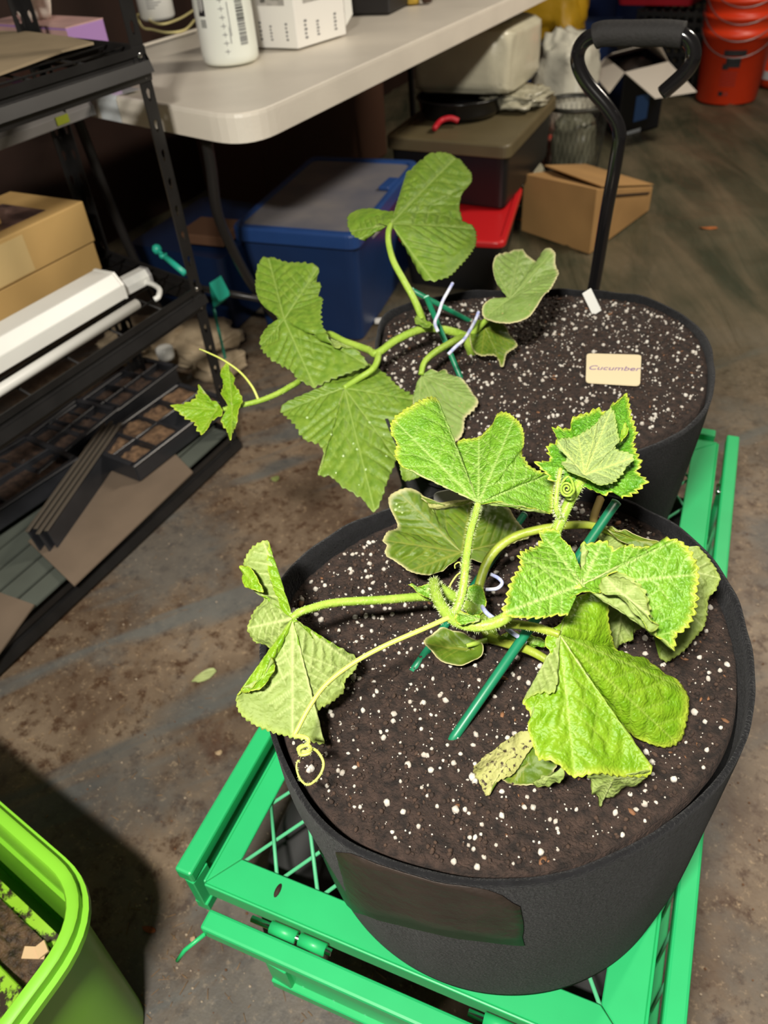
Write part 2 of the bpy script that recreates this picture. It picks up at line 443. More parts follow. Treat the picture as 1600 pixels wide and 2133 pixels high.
def jar():
    c = W(330, 40, TZ); R = .055
    t = thing('supplement_jar', 'white printed jar behind the rack post on the table', 'jar', c)
    b = MB(); b.lathe([(R*.9, .001), (R, .01), (R, .10), (R*.85, .12)], c, M_white, 32); b.build('body', t)
    b = MB(); b.lathe([(R*.88, .118), (R*.9, .122), (R*.9, .145), (R*.86, .148)], c, M_white, 32); b.build('lid', t)
    to = math.atan2(-c.y, -c.x); b = MB()
    for k in range(9):
        z = .035+k*.007; a0 = to-.5; a1 = a0+.45+.2*(k % 3)
        vs = [c+Vector(((R+.0005)*math.cos(a), (R+.0005)*math.sin(a), q)) for a in np.linspace(a0, a1, 5) for q in (z, z+(.006 if k == 5 else .0022))]
        b.add(vs, [(2*i, 2*i+2, 2*i+3, 2*i+1) for i in range(4)], M_grey_ink)
    b.build('printed_lines', t, flip=False)
jar()
def carton():
    # white carton with two visible faces
    a, bb_, c = W(533, 100, TZ), W(622, 103, TZ), W(722, 72, TZ)
    t = thing('white_carton', 'white printed carton standing behind the jug on the table', 'box', a)
    b = MB(); H_ = .145
    far = a+(c-bb_)
    pts = [a, bb_, c, far]
    b.prism([p+Vector((0, 0, .001)) for p in pts], (0, 0, H_), mat('carton_white', (240, 238, 232), .5)); b.build('body', t, bevel=.002)
    def face(p, q, name, items):
        d = (q-p); L_ = d.length; d.normalize(); nn = Vector((d.y, -d.x, 0)); 
        if nn.dot(-p) < 0: nn = -nn
        b = MB()
        for (u, v, w, h, m_) in items:
            o = p+d*(u*L_)+Vector((0, 0, v*H_))+nn*.0008
            b.add([o, o+d*(w*L_), o+d*(w*L_)+Vector((0, 0, h*H_)), o+Vector((0, 0, h*H_))], [(0, 1, 2, 3)], m_)
        b.build(name, t, flip=False)
    pic = mat('photo_print_grey', (176, 172, 166), .5, var=.2, vscale=60)
    it = [(.18, .62, .62, .34, pic), (.26, .66, .12, .22, M_ink), (.5, .7, .2, .2, M_grey_ink)]
    for k, (u, h) in enumerate(((.16, .30), (.40, .24), (.76, .28))):
        for q in range(5): it.append((u, .12+q*h/5, .05-.012*(q % 2), h/9, M_grey_ink))
    face(a, bb_, 'side_print', it); face(bb_, c, 'front_print', it)
    b = MB(); e = (c-bb_).normalized(); b.prism([c+Vector((0, 0, .02)), c+Vector((0, 0, .10)), c+e*.02+Vector((0, .01, .09)), c+e*.022+Vector((0, .01, .04))], Vector((0, .003, 0)), M_white); b.build('end_flap', t)
carton()
c = W(765, 32, TZ); b = MB(); b.box(c+Vector((-.06, .12, .05)), (.22, .22, .10), mat('matte_black_card', (34, 31, 30), .5), rz(.12)); 
tag(b.build('black_box', bevel=.004, loc=c), 'black box standing near the table edge at the top', 'box')
b = MB(); c = W(857, 8, TZ); b.lathe([(.02, .001), (.021, .02), (.017, .03)], c, mat('yellow_wrapper', (200, 165, 60), .35), 12, sx=1.3)
tag(b.build('yellow_packet', loc=c), 'small yellow packet lying beside the brown cup on the table', 'packet')
b = MB(); c = W(890, 6, TZ); b.lathe([(.014, .001), (.02, .012), (.021, .04), (.018, .041)], c, mat('dark_brown_glaze', (62, 38, 22), .25), 20)
tag(b.build('brown_cup', loc=c), 'small dark brown cup beside the yellow packet', 'cup')
b = MB(); M_cable = mat('yellow_cable', (226, 214, 150), .5)
pts = catmull([W(405, 42, TZ+.004), W(385, 62, TZ+.004), W(350, 68, TZ+.004), W(318, 62, TZ+.004), W(296, 56, TZ+.004), W(288, 30, TZ+.004), W(330, 50, TZ+.005), W(372, 40, TZ+.004), W(405, 20, TZ+.004)], 8)
b.tube(pts, .0035, M_cable, 8); tag(b.build('yellow_cable', loc=pts[0]), 'pale yellow cable looped on the table beside the white jug', 'cable')
b = MB(); pts = catmull([W(300, 100, TZ+.002), W(350, 85, TZ+.002), W(408, 68, TZ+.002)], 6); b.tube(pts, .0012, M_black, 6)
tag(b.build('thin_wire', loc=pts[0]), 'thin black wire lying on the white tabletop', 'wire')
def tissue():
    zt = .862; n_, r_, l_ = W(136, 57, zt), W(214, 37, zt), W(-30, 46, zt); f_ = r_+l_-n_; c = (n_+f_)/2; c.z = TZ
    t = thing('tissue_box', 'pink and purple tissue box with a white tissue sticking up', 'tissue box', c)
    dn = lambda p, z: Vector((p.x, p.y, z))
    b = MB(); q = [n_, r_, f_, l_]; b.prism([dn(p, TZ+.001) for p in q], (0, 0, zt-TZ-.003), mat('purple_card', (170, 130, 190), .5)); b.build('box_body', t, bevel=.002)
    b = MB(); b.prism([dn(p, zt-.0022) for p in q], (0, 0, .0022), mat('pink_card', (205, 165, 160), .5, var=.12, vscale=14)); b.build('printed_top', t)
    b = MB(); b.prism([dn(p, TZ+.01)+(n_-f_).normalized()*.001 for p in (l_, n_)]+[dn(p, zt-.006)+(n_-f_).normalized()*.001 for p in (n_, l_)], (n_-f_).normalized()*.0006, mat('pink_card', (205, 165, 160))); b.build('pink_side', t)
    c = W(82, 40, zt)-Vector((0, 0, .105))
    b = MB(); vs = []; K = 40; J = 10
    for j in range(J):
        v = j/(J-1)
        for k in range(K):
            a = 2*PI*k/K; r = (.022+.03*v)*(1+.35*math.sin(3*a+1.2+v*1.5)+.16*math.sin(8*a+v*3))
            vs.append(c+Vector((r*math.cos(a)*1.3-.01, r*math.sin(a)*.7, .105+.10*v+.018*v*math.sin(2*a+.6))))
    fs = [(j*K+k, j*K+(k+1) % K, (j+1)*K+(k+1) % K, (j+1)*K+k) for j in range(J-1) for k in range(K)]
    b.add(vs, fs, mat('tissue_paper', (244, 236, 222), .85), True); b.build('tissue', t, solid=.0006)
tissue()

# ================================================================== STORAGE RACK
RF = Vector((-1.08, 1.137, 0)); RS = Vector((-.37, .085, 0)); RY = Vector((0, -.92, 0))
def perforated(b, p0, d, up, width, height, mt, pitch=.0508, z0=.02):
    """thin flange with a row of teardrop holes; p0 bottom corner, d width direction"""
    n = int(height/pitch)
    hole = [(0, .011), (.0045, .007), (.0055, .003), (.004, -.003), (.003, -.009), (0, -.011), (-.003, -.009), (-.004, -.003), (-.0055, .003), (-.0045, .007)]
    def P(x, z): return p0+d*x+Vector((0, 0, z))
    for k in range(n):
        zb = k*pitch; zt = (k+1)*pitch; zc = (zb+zt)/2; xc = width/2
        H_ = [P(xc+x, zc+z) for x, z in hole]
        O = [P(xc, zt), P(width, zt), P(width, zc+.01), P(width, zc), P(width, zb), P(xc, zb), P(0, zb), P(0, zc), P(0, zc+.01), P(0, zt)]
        m_ = len(H_); b.add(H_+O, [(i, (i+1) % m_, (i+1) % m_+m_, i+m_) for i in range(m_)], mt)
def make_rack():
    t = thing('wire_shelf_rack', 'black steel storage rack with wire shelves and perforated posts at left', 'shelf', (-1.25, .7, 0))
    HT = 1.22
    for (base, sx_, sy_) in ((RF, -1, -1), (RF+RS, 1, -1), (RF+RY, -1, 1), (RF+RY+RS, 1, 1)):
        b = MB()
        perforated(b, base+Vector((0, 0, .004)), Vector((sx_*.0, sy_, 0)), None, .030, HT, M_steel_b)
        perforated(b, base+Vector((0, 0, .004)), Vector((sx_, 0, 0)), None, .030, HT, M_steel_b)
        b.build('post', t, solid=.0018, flip=False)
        b = MB(); b.box(base+Vector((sx_*.012, sy_*.012, .006)), (.036, .036, .012), M_black); b.build('foot_cap', t, bevel=.002)
    prof = [(0, .0), (0, -.013), (-.010, -.0135), (-.010, -.020), (.004, -.022), (.010, -.040), (.002, -.042), (.0, -.053), (-.004, -.053), (-.004, -.001)]
    SZ = (.865, .432, .052)
    for z in SZ:
        def beam(p, q, outn):
            b = MB(); d = q-p
            poly = [p+outn*x+Vector((0, 0, z+zz)) for x, zz in prof]
            b.prism(poly, d, M_steel_b); b.build('beam', t)
        beam(RF+Vector((.003, 0, 0)), RF+RY+Vector((.003, 0, 0)), Vector((1, 0, 0)))
        beam(RF+RS, RF+RS+RY, Vector((-1, 0, 0)))
        sn = Vector((RS.y, -RS.x, 0)).normalized(); sn = sn if sn.y > 0 else -sn
        beam(RF, RF+RS, sn); beam(RF+RY, RF+RY+RS, -sn)
        if z > .1:
            for k in range(1, 7):
                f = k/7.0; p = RF+RS*f; b = MB(); b.tube([p+Vector((0, -.004, z-.006)), p+RY+Vector((0, .004, z-.006))], .0019, M_steel_b, 6); b.build('shelf_wire', t)
            for k in range(1, 8):
                p = RF+RY*(k/8.0); b = MB(); b.tube([p+Vector((-.002, 0, z-.010)), p+RS+Vector((.002, 0, z-.010))], .0025, M_steel_b, 6); b.build('cross_wire', t)
    for z in (.852, .82, .425, .385):
        b = MB(); b.lathe([(.0055, 0), (.0055, .0015), (.003, .003)], RF+Vector((.001, -.015, z)), M_chrome, 12, rot3(0, PI/2, 0)); b.build('rivet', t)
    # ribbed floor board of the lowest level
    mb_ = mat('grey_green_board', (92, 98, 90), .6, var=.12)
    for k in range(7):
        b = MB(); p = RF+RS*(.05+k*.135)+Vector((0, 0, .052)); p2 = p+RY*.985
        b.bar(p+RY*.015+Vector((-.018, 0, -.002)), p2+Vector((-.018, 0, -.002)), .042, .005, mb_); b.build('slat', t)
make_rack()
SH = .432
def yaw_box(name, corner, L_, Wd, Hh, mt, label, cat, yaw=0.0, bevel=.003, group=None, parts=None):
    """corner = near-aisle far-end bottom corner; extends -y by L_, -x by Wd"""
    c = Vector(corner); R = rz(yaw)
    cen = c+R @ Vector((-Wd/2, -L_/2, Hh/2)); b = MB(); b.box((0, 0, 0), (Wd, L_, Hh), mt, R)
    o = b.build(name, bevel=bevel); o.location = cen
    if label: tag(o, label, cat, group)
    return o, cen, R
def rack_items():
    # top level: flattened board
    b = MB(); z = .866
    pl = [W(-120, 66, z), W(60, 70, z), W(150, 82, z), W(196, 93, z), W(130, 110, z), W(0, 158, z), W(-80, 190, z), W(-260, 200, z)]
    b.prism(pl, (0, 0, .004), mat('tan_board', (158, 140, 112), .7, var=.12, vscale=9))
    tag(b.build('cardboard_sheet'), 'worn tan cardboard sheet lying on the upper rack shelf', 'cardboard')
    # hanging light fixture below top shelf
    def fixture(corner, L_, Wd, Hh, yaw, name, label, mt, lab=True, endm=None, group=None):
        t = thing(name, label, 'light fixture', corner, group)
        R = rz(yaw); c = Vector(corner)
        b = MB(); prof = [(0, 0), (0, Hh*.55), (-Wd*.2, Hh), (-Wd*.8, Hh), (-Wd, Hh*.55), (-Wd, 0)]
        poly = [c+R @ Vector((x, 0, zz)) for x, zz in prof]; b.prism(poly, R @ Vector((0, -L_, 0)), mt); b.build('housing', t, bevel=.0015)
        b = MB(); b.prism([c+R @ Vector((x*1.02+.0005, .0, zz*1.03-.0005)) for x, zz in prof], R @ Vector((0, .006, 0)), endm or mt); b.build('end_cap', t)
        if lab:
            b = MB(); o = c+R @ Vector((.0012, -.09, .004)); b.box(o+R @ Vector((0, 0, Hh*.26)), (.0015, .035, Hh*.45), mat('yellow_label', (176, 190, 50), .5), R); b.build('yellow_sticker', t)
        return t
    grey = mat('grey_housing', (150, 148, 148), .45, var=.1)
    c = W(196, 240, .70); t = fixture(c, .62, .10, .035, .02, 'hanging_light', 'grey light fixture with yellow sticker hanging under the upper shelf', grey)
    for k in (.06, .5):
        b = MB(); b.tube([c+Vector((-.05, -k, .034)), c+Vector((-.05, -k, .855-c.z))], .0012, M_steel_b, 6); b.build('hanging_wire', t)
    # cardboard boxes
    zz = SH+.001
    cb = W(214, 560, zz)
    t = thing('long_carton', 'lower long brown carton on the middle shelf', 'box', cb)
    o, cen, R = yaw_box('body', cb, .60, .24, .062, M_card2, None, None, .0); o.parent = t; o.location = cen-t.location
    ct = cb+Vector((.004, .002, .063))
    t = thing('long_carton', 'upper long brown carton with dark printed top on the middle shelf', 'box', ct)
    o, cen, R = yaw_box('body', ct, .60, .22, .085, M_card2, None, None, .0); o.parent = t; o.location = cen-t.location
    b = MB(); b.box(cen+Vector((.01, -.02, .0432)), (.13, .5, .0006), mat('dark_print', (70, 52, 50), .4, col2=(150, 120, 110), vscale=18)); b.build('printed_panel', t)
    b = MB(); b.box(cen+Vector((.1103, -.08, -.002)), (.0006, .42, .072), mat('pale_kraft', (205, 178, 124), .6)); b.build('pale_panel', t)
    b = MB(); b.lathe([(.012, 0), (.012, .001)], cen+Vector((.085, -.12, .0428)), M_grey_ink, 16, sy=1.8); b.build('printed_spot', t)
    cc = ct+Vector((-.06, -.16, .087)); o, cen, R = yaw_box('small_carton', cc, .3, .14, .05, M_card2, 'small brown carton on top of the long cartons', 'box', .15)
    # white lights lying on the middle shelf
    zf = SH+.0005
    fixture(W(262, 622, zf+.012), .75, .085, .050, -.015, 'shop_light', 'thick white shop light lying in front of the cartons', M_white, False)
    c2 = W(327, 592, zf+.004)
    fixture(c2+Vector((-.015, .0, .0)), .10, .035, .03, -.1, 'light_driver', 'grey ended white light bar with yellow sticker beyond the shop light', M_white, False, grey)
    b = MB(); p0 = W(262, 628, zf+.010); b.tube([p0+Vector((.03, .0, 0)), p0+Vector((.03, -.72, 0))], .010, M_white, 14)
    tag(b.build('light_tube', loc=p0), 'thin white light tube along the front of the middle shelf', 'light tube')
    b = MB(); pts = catmull([W(300, 588, zf+.008), W(318, 592, zf+.012), W(332, 603, zf+.012), W(330, 618, zf+.010), W(322, 624, zf+.007)], 6); b.tube(pts, .0055, M_white, 10)
    tag(b.build('white_plug_lead', loc=pts[0]), 'short curved white lead lying on the wire shelf', 'cable')
    teal = mat('teal_plastic', (40, 175, 150), .35)
    b = MB(); a, e = W(340, 532, zf+.035), W(386, 570, zf+.010); b.tube([a, e], .0065, teal, 10)
    cc = W(327, 519, zf+.04); b.lathe([(.001, -.011), (.008, -.008), (.011, 0), (.008, .008), (.001, .011)], cc, teal, 16)
    b.tube([cc, a], .004, teal, 8); b.lathe([(.009, -.004), (.009, .004)], a, teal, 12)
    tag(b.build('teal_nozzle', loc=a), 'teal plastic nozzle with round tip on the middle shelf corner', 'nozzle')
rack_items()
M_tray = mat('black_tray_plastic', (46, 47, 51), .3, var=.2, vscale=12)
M_soil = mat('potting_soil', (46, 34, 28), .95, col2=(84, 64, 52), vscale=70, bump=1.0, bscale=120)
M_soil_dry = mat('dry_tray_soil', (84, 64, 48), .95, col2=(150, 118, 88), vscale=60, bump=1.0, bscale=120)
def cell_tray(corner, L_, Wd, Hh, nl, nw, yaw, label, tilt=0.0, soilm=None):
    t = thing('seedling_tray', label, 'tray', corner, 'seedling trays on the bottom rack level' if False else None)
    R = rot3(0, tilt, yaw); c = Vector(corner)
    P = lambda x, y, z: c+R @ Vector((x, y, z))
    b = MB()
    # rim and dividers
    for x in np.linspace(0, -Wd, nw+1): b.box(P(x, -L_/2, Hh*.5), (.005, L_, Hh), M_tray, R)
    for y in np.linspace(0, -L_, nl+1): b.box(P(-Wd/2, y, Hh*.5), (Wd, .005, Hh), M_tray, R)
    b.box(P(-Wd/2, -L_/2, .002), (Wd, L_, .004), M_tray, R)
    b.build('tray_body', t, bevel=.001, seg=1)
    b = MB()
    for x, y, sx_, sy_ in ((0, -L_/2, .014, L_+.014), (-Wd, -L_/2, .014, L_+.014), (-Wd/2, 0, Wd, .014), (-Wd/2, -L_, Wd, .014)): b.box(P(x, y, Hh), (sx_, sy_, .004), M_tray, R)
    b.build('rim', t, bevel=.0015, seg=1)
    b = MB(); cl, cw = L_/nl, Wd/nw
    for i in range(nl):
        for j in range(nw):
            if random.random() < .93:
                hh = Hh*random.uniform(.6, .88); n = 7; vs = []; 
                for a in range(n):
                    for e in range(n):
                        x = -j*cw-.004-(cw-.008)*a/(n-1); y = -i*cl-.004-(cl-.008)*e/(n-1)
                        vs.append(P(x, y, hh+.006*noise.noise(Vector((x*120, y*120, i+j)))))
                b.add(vs, [(a*n+e, a*n+e+1, (a+1)*n+e+1, (a+1)*n+e) for a in range(n-1) for e in range(n-1)], soilm or M_soil_dry, True)
    stuff(b.build('tray_soil', t, flip=False))
def bottom_level():
    z = .060
    b = MB(); pl = [W(60, 1130, z), W(155, 1222, z), W(402, 985, z), W(330, 912, z), W(200, 1010, z)]
    b.prism(pl, (0, 0, .004), mat('grey_brown_board', (122, 106, 90), .75, var=.12)); tag(b.build('cardboard_sheet'), 'grey brown cardboard sheet at the front of the bottom shelf', 'cardboard')
    b = MB(); pl = [W(-60, 1215, z), W(72, 1262, z), W(-20, 1390, z), W(-120, 1400, z)]
    b.prism(pl, (0, 0, .004), mat('grey_brown_board', (122, 106, 90))); tag(b.build('cardboard_scrap'), 'plain brown cardboard scrap nearest the camera on the bottom shelf', 'cardboard')
    c = W(462, 845, .105); cell_tray(c+Vector((-.01, .02, -.036)), .30, .15, .045, 4, 2, -.06, 'black seedling tray with dry soil beside the rack post', soilm=M_soil_dry)
    c = W(420, 772, .09); cell_tray(Vector((c.x-.06, c.y-.03, .062)), .34, .12, .045, 5, 2, 0, 'rear black seedling tray at the far back of the bottom shelf', soilm=M_soil)
    c = W(215, 885, .1); cell_tray(Vector((c.x, c.y+.05, .064)), .26, .13, .05, 3, 2, .05, 'black tray filled with brown chips in the middle of the bottom shelf', soilm=M_soil)
    c = W(160, 965, .115); cell_tray(Vector((c.x, c.y, .082)), .34, .18, .045, 2, 2, -.12, 'shallow black tray with wet dark soil at left of the bottom shelf', soilm=M_soil)
    # stack of thin trays leaning on edge, each one a thing
    a, e = W(72, 1128, z+.03), W(228, 905, z+.04)
    d = (e-a); L_ = d.length; d.normalize(); n = Vector((d.y, -d.x, 0))
    for k in range(4):
        b = MB(); p = a+n*(-.002+.011*k)+d*(.012*(k % 2)); q = p+d*L_
        R = Matrix((n, d, Vector((0, 0, 1)))).transposed() @ Matrix.Rotation(-.12, 3, 'Y')
        b.box((p+q)/2+Vector((0, 0, -.002*k)), (.004, L_, .055), M_tray, R); b.box((p+q)/2+R @ Vector((.0018, 0, .029))+Vector((0, 0, -.002*k)), (.009, L_+.006, .003), mat('dusty_tray_edge', (92, 84, 74), .5), R)
        o = b.build('empty_tray', loc=p, bevel=.0008, seg=1)
        tag(o, ['empty tray on edge, first of the leaning row, nearest the shelf front', 'empty tray on edge, second of the leaning row from the front', 'empty tray on edge, third of the leaning row from the front', 'empty tray on edge, last of the leaning row, farthest back'][::-1][k], 'tray', 'empty trays leaning on the bottom shelf')
bottom_level()

# ================================================================== THINGS UNDER AND BEYOND THE TABLE
def frustum(b, top, zt, zb, scale, mt):
    cen = sum(top, Vector())/len(top); n = len(top)
    vs = [Vector((cen.x+(p.x-cen.x)*scale, cen.y+(p.y-cen.y)*scale, zb)) for p in top]+[Vector((p.x, p.y, zt)) for p in top]
    b.add(vs, [tuple(range(n))[::-1], tuple(range(n, 2*n))]+[(i, (i+1) % n, (i+1) % n+n, i+n) for i in range(n)], mt)
def rounded4(c, r, n=5):
    out = []
    for i in range(4):
        p = c[i]; a = (c[i-1]-p).normalized(); e = (c[(i+1) % 4]-p).normalized()
        for k in range(n+1):
            u = k/n; out.append(p+a*r*(1-u)**2+e*r*u**2)
    return out
def grow(poly, k):
    c = sum(poly, Vector())/len(poly); return [p+(p-c).normalized()*k for p in poly]
def tote(name, label, corners, zt, body_m, lid_m, lid_h=.035, taper=.90, zb=.002, lid=True, top_m=None, handle=False):
    """corners: FR, BR, BL, FL points (x, y); zt = lid top"""
    c = [Vector((p[0], p[1], 0)) for p in corners]
    cen = sum(c, Vector())/4; t = thing(name, label, 'storage tote', (cen.x, cen.y, zb))
    poly = rounded4(c, .035); b = MB(); inner = grow(poly, -.018)
    frustum(b, inner, zt-lid_h*.6, zb, taper, body_m); b.build('body', t)
    if lid:
        b = MB(); n = len(poly)
        lv = [(0, -lid_h), (0, -.006), (-.005, 0), (-.03, 0), (-.036, -.006)]
        vs = [];
        for off, dz in lv: vs += [Vector((p.x, p.y, zt+dz)) for p in grow(poly, off)]
        fs = [(j*n+i, j*n+(i+1) % n, (j+1)*n+(i+1) % n, (j+1)*n+i) for j in range(len(lv)-1) for i in range(n)]
        b.add(vs, fs+[tuple(range(n))[::-1]], lid_m); b.add(vs[-n:], [tuple(range(n))], top_m or lid_m)
        b.build('lid', t, bevel=.002, seg=2)
    return t, cen
def quad_from(FL, FR, BR):
    """rectangle-ish from three world points"""
    FL, FR, BR = Vector(FL), Vector(FR), Vector(BR)
    e = (FR-FL); e.z = 0; u = e.normalized(); v = Vector((-u.y, u.x, 0)); l = (BR-FR).dot(v)
    skew = (BR-FR).dot(u)
    return [FR, FR+v*l+u*skew*.55, FL+v*l+u*skew*.55, FL]
M_bluebody = mat('blue_tote_plastic', (24, 52, 98), .42, var=.08)
M_bluelid = mat('blue_lid_plastic', (38, 72, 132), .4, var=.08)
M_dustlid = mat('dusty_blue_lid', (128, 124, 124), .6, col2=(98, 100, 112), vscale=5)
def storage():
    z = .335
    q = quad_from(W(478, 472, z), W(742, 492, z), W(852, 332, z))
    t, cen = tote('storage_tote', 'blue storage tote with dusty lid under the table', q, z, M_bluebody, M_bluelid, .04, .90, top_m=M_dustlid)
    # raised boss on the lid near its right side
    b = MB(); p = q[0].lerp(q[1], .62); b.box(Vector((p.x-.03, p.y, z+.001)), (.035, .09, .012), M_bluelid, rz(.1)); b.build('lid_latch', t, bevel=.004)
    b = MB(); p = q[0].lerp(q[1], .30); b.box(Vector((p.x-.02, p.y, z-.06)), (.02, .12, .03), mat('pale_handle', (170, 172, 170), .5), rz(.1)); b.build('side_handle', t, bevel=.004)
    # left dark-blue tote
    FR = W(575, 505, .27)
    z2 = .26; q2 = [q[3]+Vector((-.03, -.03, 0)), q[3]+Vector((-.08, .42, 0)), q[3]+Vector((-.46, .44, 0)), q[3]+Vector((-.42, -.02, 0))]
    t2, c2 = tote('open_tote', 'dark blue open tote left of the blue lidded tote', q2, z2, mat('navy_tote', (20, 42, 80), .45), M_bluelid, lid=False)
    b = MB(); b.box(c2+Vector((.09, -.10, z2+.006)), (.16, .14, .03), mat('dull_cardboard', (104, 72, 50), .8), rz(.1)); tag(b.build('wood_box', bevel=.003), 'brown cardboard box resting on the dark blue tote', 'box')
    # large black tote with olive lid
    z = .385
    q = quad_from(W(800, 283, z), W(1062, 304, z), W(1135, 195, z))
    t, cen = tote('storage_tote', 'tall black tote with an olive brown lid', q, z, mat('black_tote', (24, 24, 26), .35), mat('olive_lid', (98, 88, 62), .5, var=.08), .04, .97, zb=.185)
    olive_q = q
    # red-lidded low black tote below it
    z = .18
    q = quad_from(W(826, 492, z), W(1052, 505, z), W(1056, 440, z))
    tote('storage_tote', 'low black tote with a bright red lid', [q[0], q[0]+Vector((-.12, .50, 0)), q[3]+Vector((-.12, .50, 0)), q[3]], z, mat('black_tote', (24, 24, 26)), mat('red_lid', (205, 32, 36), .35), .02, .90)
    # black pan
    c = W(960, 232, .39); c.z = .386
    t = thing('black_pan', 'round black roasting pan on the olive lid', 'pan', c)
    b = MB(); b.lathe([(.13, .001), (.145, .02), (.150, .055), (.158, .058), (.150, .062), (.143, .05), (.13, .012)], c, mat('black_enamel', (20, 20, 22), .2), 40, cap=True); b.build('pan_body', t)
    b = MB(); pts = catmull([W(905, 268, .395), W(918, 252, .405), W(938, 246, .410), W(955, 252, .40)], 6); b.tube(pts, .009, mat('red_rubber', (190, 30, 45), .4), 10)
    tag(b.build('red_hose', loc=pts[0]), 'short curved red rubber hose on the olive lid beside the pan', 'hose')
    # white wrapped package
    c = W(965, 150, .50); cc = Vector((-1.150, 2.84, .545))
    o = blob('wrapped_package', crumple(cc, (.37, .36, .20), 3.1, .05, .28), mat('milky_plastic', (205, 200, 176), .3, var=.08, vscale=9, bump=.5, bscale=22, coat=.4))
    tag(o, 'large package wrapped in white plastic on top of the pan', 'package')
    c = W(1075, 215, .39)
    o = blob('clear_plastic_bag', crumple((c.x, c.y, .411), (.2, .2, .05), 9, .4, .7, 3), mat('clear_bag', (176, 172, 150), .2, bump=.6, bscale=30, coat=.3)); tag(o, 'crumpled clear plastic bag at the corner of the olive lid', 'bag')
    # support box for what stands behind
    c = W(1110, 110, .30)
    b = MB(); frustum(b, [Vector((c.x+x, c.y+y, 0)) for x, y in ((.22, .0), (.24, .38), (-.2, .38), (-.2, 0))], .34, .002, .85, mat('blue_bin', (38, 60, 108), .4)); tag(b.build('blue_bin', bevel=.006), 'dark blue bin behind the wrapped package', 'bin')
    o = blob('yellow_bag', crumple((c.x+.02, c.y+.14, .47), (.36, .28, .27), 5, .22, .6), mat('yellow_bag_plastic', (186, 146, 30), .4, bump=.4, bscale=20)); tag(o, 'yellow brown plastic bag standing in the blue bin', 'bag')
    # white bags right of the olive tote
    c = W(1165, 270, .12)
    o = blob('white_bag', crumple((c.x-.02, c.y+.10, .235), (.24, .30, .46), 13, .22, .6), mat('white_bag_plastic', (206, 204, 188), .35, bump=.5, bscale=26)); tag(o, 'crumpled white plastic bag beside the olive tote', 'bag')
    c = W(1110, 440, .0)
    o = blob('clear_wrap', crumple((c.x-.06, c.y+.1, .07), (.10, .16, .14), 23, .3, .7, 3), mat('clear_bag', (176, 172, 150))); tag(o, 'crumpled clear wrap on the floor behind the cardboard box', 'wrap')
    c = W(1118, 352, .02); b = MB(); b.box((c.x-.02, c.y+.10, .061), (.12, .1, .12), mat('red_white_print', (200, 70, 50), .5, col2=(220, 200, 190), vscale=20)); tag(b.build('printed_packet', bevel=.003), 'small red and white packet behind the mesh basket', 'packet')
    # dark mesh basket
    c0, c1 = W(1128, 392, .0), W(1225, 400, .0); cen = (c0+c1)/2+Vector((-.02, .14, 0))
    t = thing('mesh_basket', 'dark mesh waste basket standing behind the cardboard box', 'basket', cen)
    wirem = mat('dark_mesh_wire', (58, 58, 52), .4, .3)
    Rb, Rt, Hb = .105, .13, .30
    b = MB(); b.lathe([(Rb, .002), (Rb, .012), (Rb*.96, .012)], cen, wirem, 28); b.build('base', t)
    b = MB(); b.lathe([(Rt, Hb-.018), (Rt+.004, Hb-.008), (Rt, Hb), (Rt-.005, Hb-.01)], cen, wirem, 28, cap=False); b.build('rim', t)
    b = MB()
    for k in range(36):
        for s_ in (1, -1):
            vs = []
            for j in range(9):
                f = j/8; a = 2*PI*(k+s_*f*3)/36; r = Rb+(Rt-Rb)*f; vs.append(cen+Vector((r*math.cos(a), r*math.sin(a), .01+(Hb-.02)*f)))
            b.tube(vs, .0009, wirem, 3, cap=False)
    stuff(b.build('wire_mesh', t, flip=False))
    o = blob('bin_liner', crumple((cen.x, cen.y, .13), (.16, .16, .23), 31, .2, .6, 3), mat('grey_liner', (104, 104, 88), .35, bump=.5, bscale=30)); tag(o, 'crumpled grey plastic bag inside the mesh basket', 'bag')
    # cardboard box on the floor
    A, B_, C_ = W(1085, 482, .0), W(1228, 532, .0), W(1352, 440, .0)
    t = thing('cardboard_box', 'brown cardboard box on the floor behind the cart handle', 'box', B_)
    Hh = .135; F_ = A+(C_-B_); poly = [A, B_, C_, F_]
    hs = (.205, .222, .09, .10)
    b = MB(); b.add([Vector((p.x, p.y, .003)) for p in poly]+[Vector((p.x, p.y, h)) for p, h in zip(poly, hs)], [(3, 2, 1, 0), (4, 5, 6, 7), (0, 1, 5, 4), (1, 2, 6, 5), (2, 3, 7, 6), (3, 0, 4, 7)], M_card); b.build('body', t, bevel=.003)
    b = MB(); b.prism([Vector((p.x, p.y, h+.002)) for p, h in ((B_+(C_-B_)*.06, .218), (C_, .094), (F_, .104), (A+(F_-A)*.3, .19))], (0, 0, .004), M_card); b.build('top_flap', t)
    b = MB(); s0 = B_+(C_-B_)*.25+Vector((.003, 0, .165)); b.bar(s0, B_+(C_-B_)*.93+Vector((.003, 0, .078)), .002, .006, mat('slot_shadow_gap', (40, 26, 16), .9)); b.build('tear_slot', t)
    # black box with white flaps
    Hh = .28; N_, Rr, Lf = W(1301, 153, Hh), W(1392, 130, Hh), W(1262, 121, Hh); Fr = Rr+Lf-N_
    t = thing('open_black_box', 'black box with white inner flaps opened outward', 'box', (N_.x, N_.y+.2, 0))
    mk = mat('glossy_black_card', (16, 17, 22), .3); b = MB(); top = [N_, Rr, Fr, Lf]
    for i in range(4):
        p, q = top[i], top[(i+1) % 4]; cc = (p+q)/2; d = (q-p).normalized(); n_ = Vector((-d.y, d.x, 0))*.006
        b.prism([Vector((p.x, p.y, .003)), Vector((q.x, q.y, .003)), q, p], n_, mk)
    b.prism([Vector((p.x, p.y, .004)) for p in top], (0, 0, .006), mk); b.build('body', t)
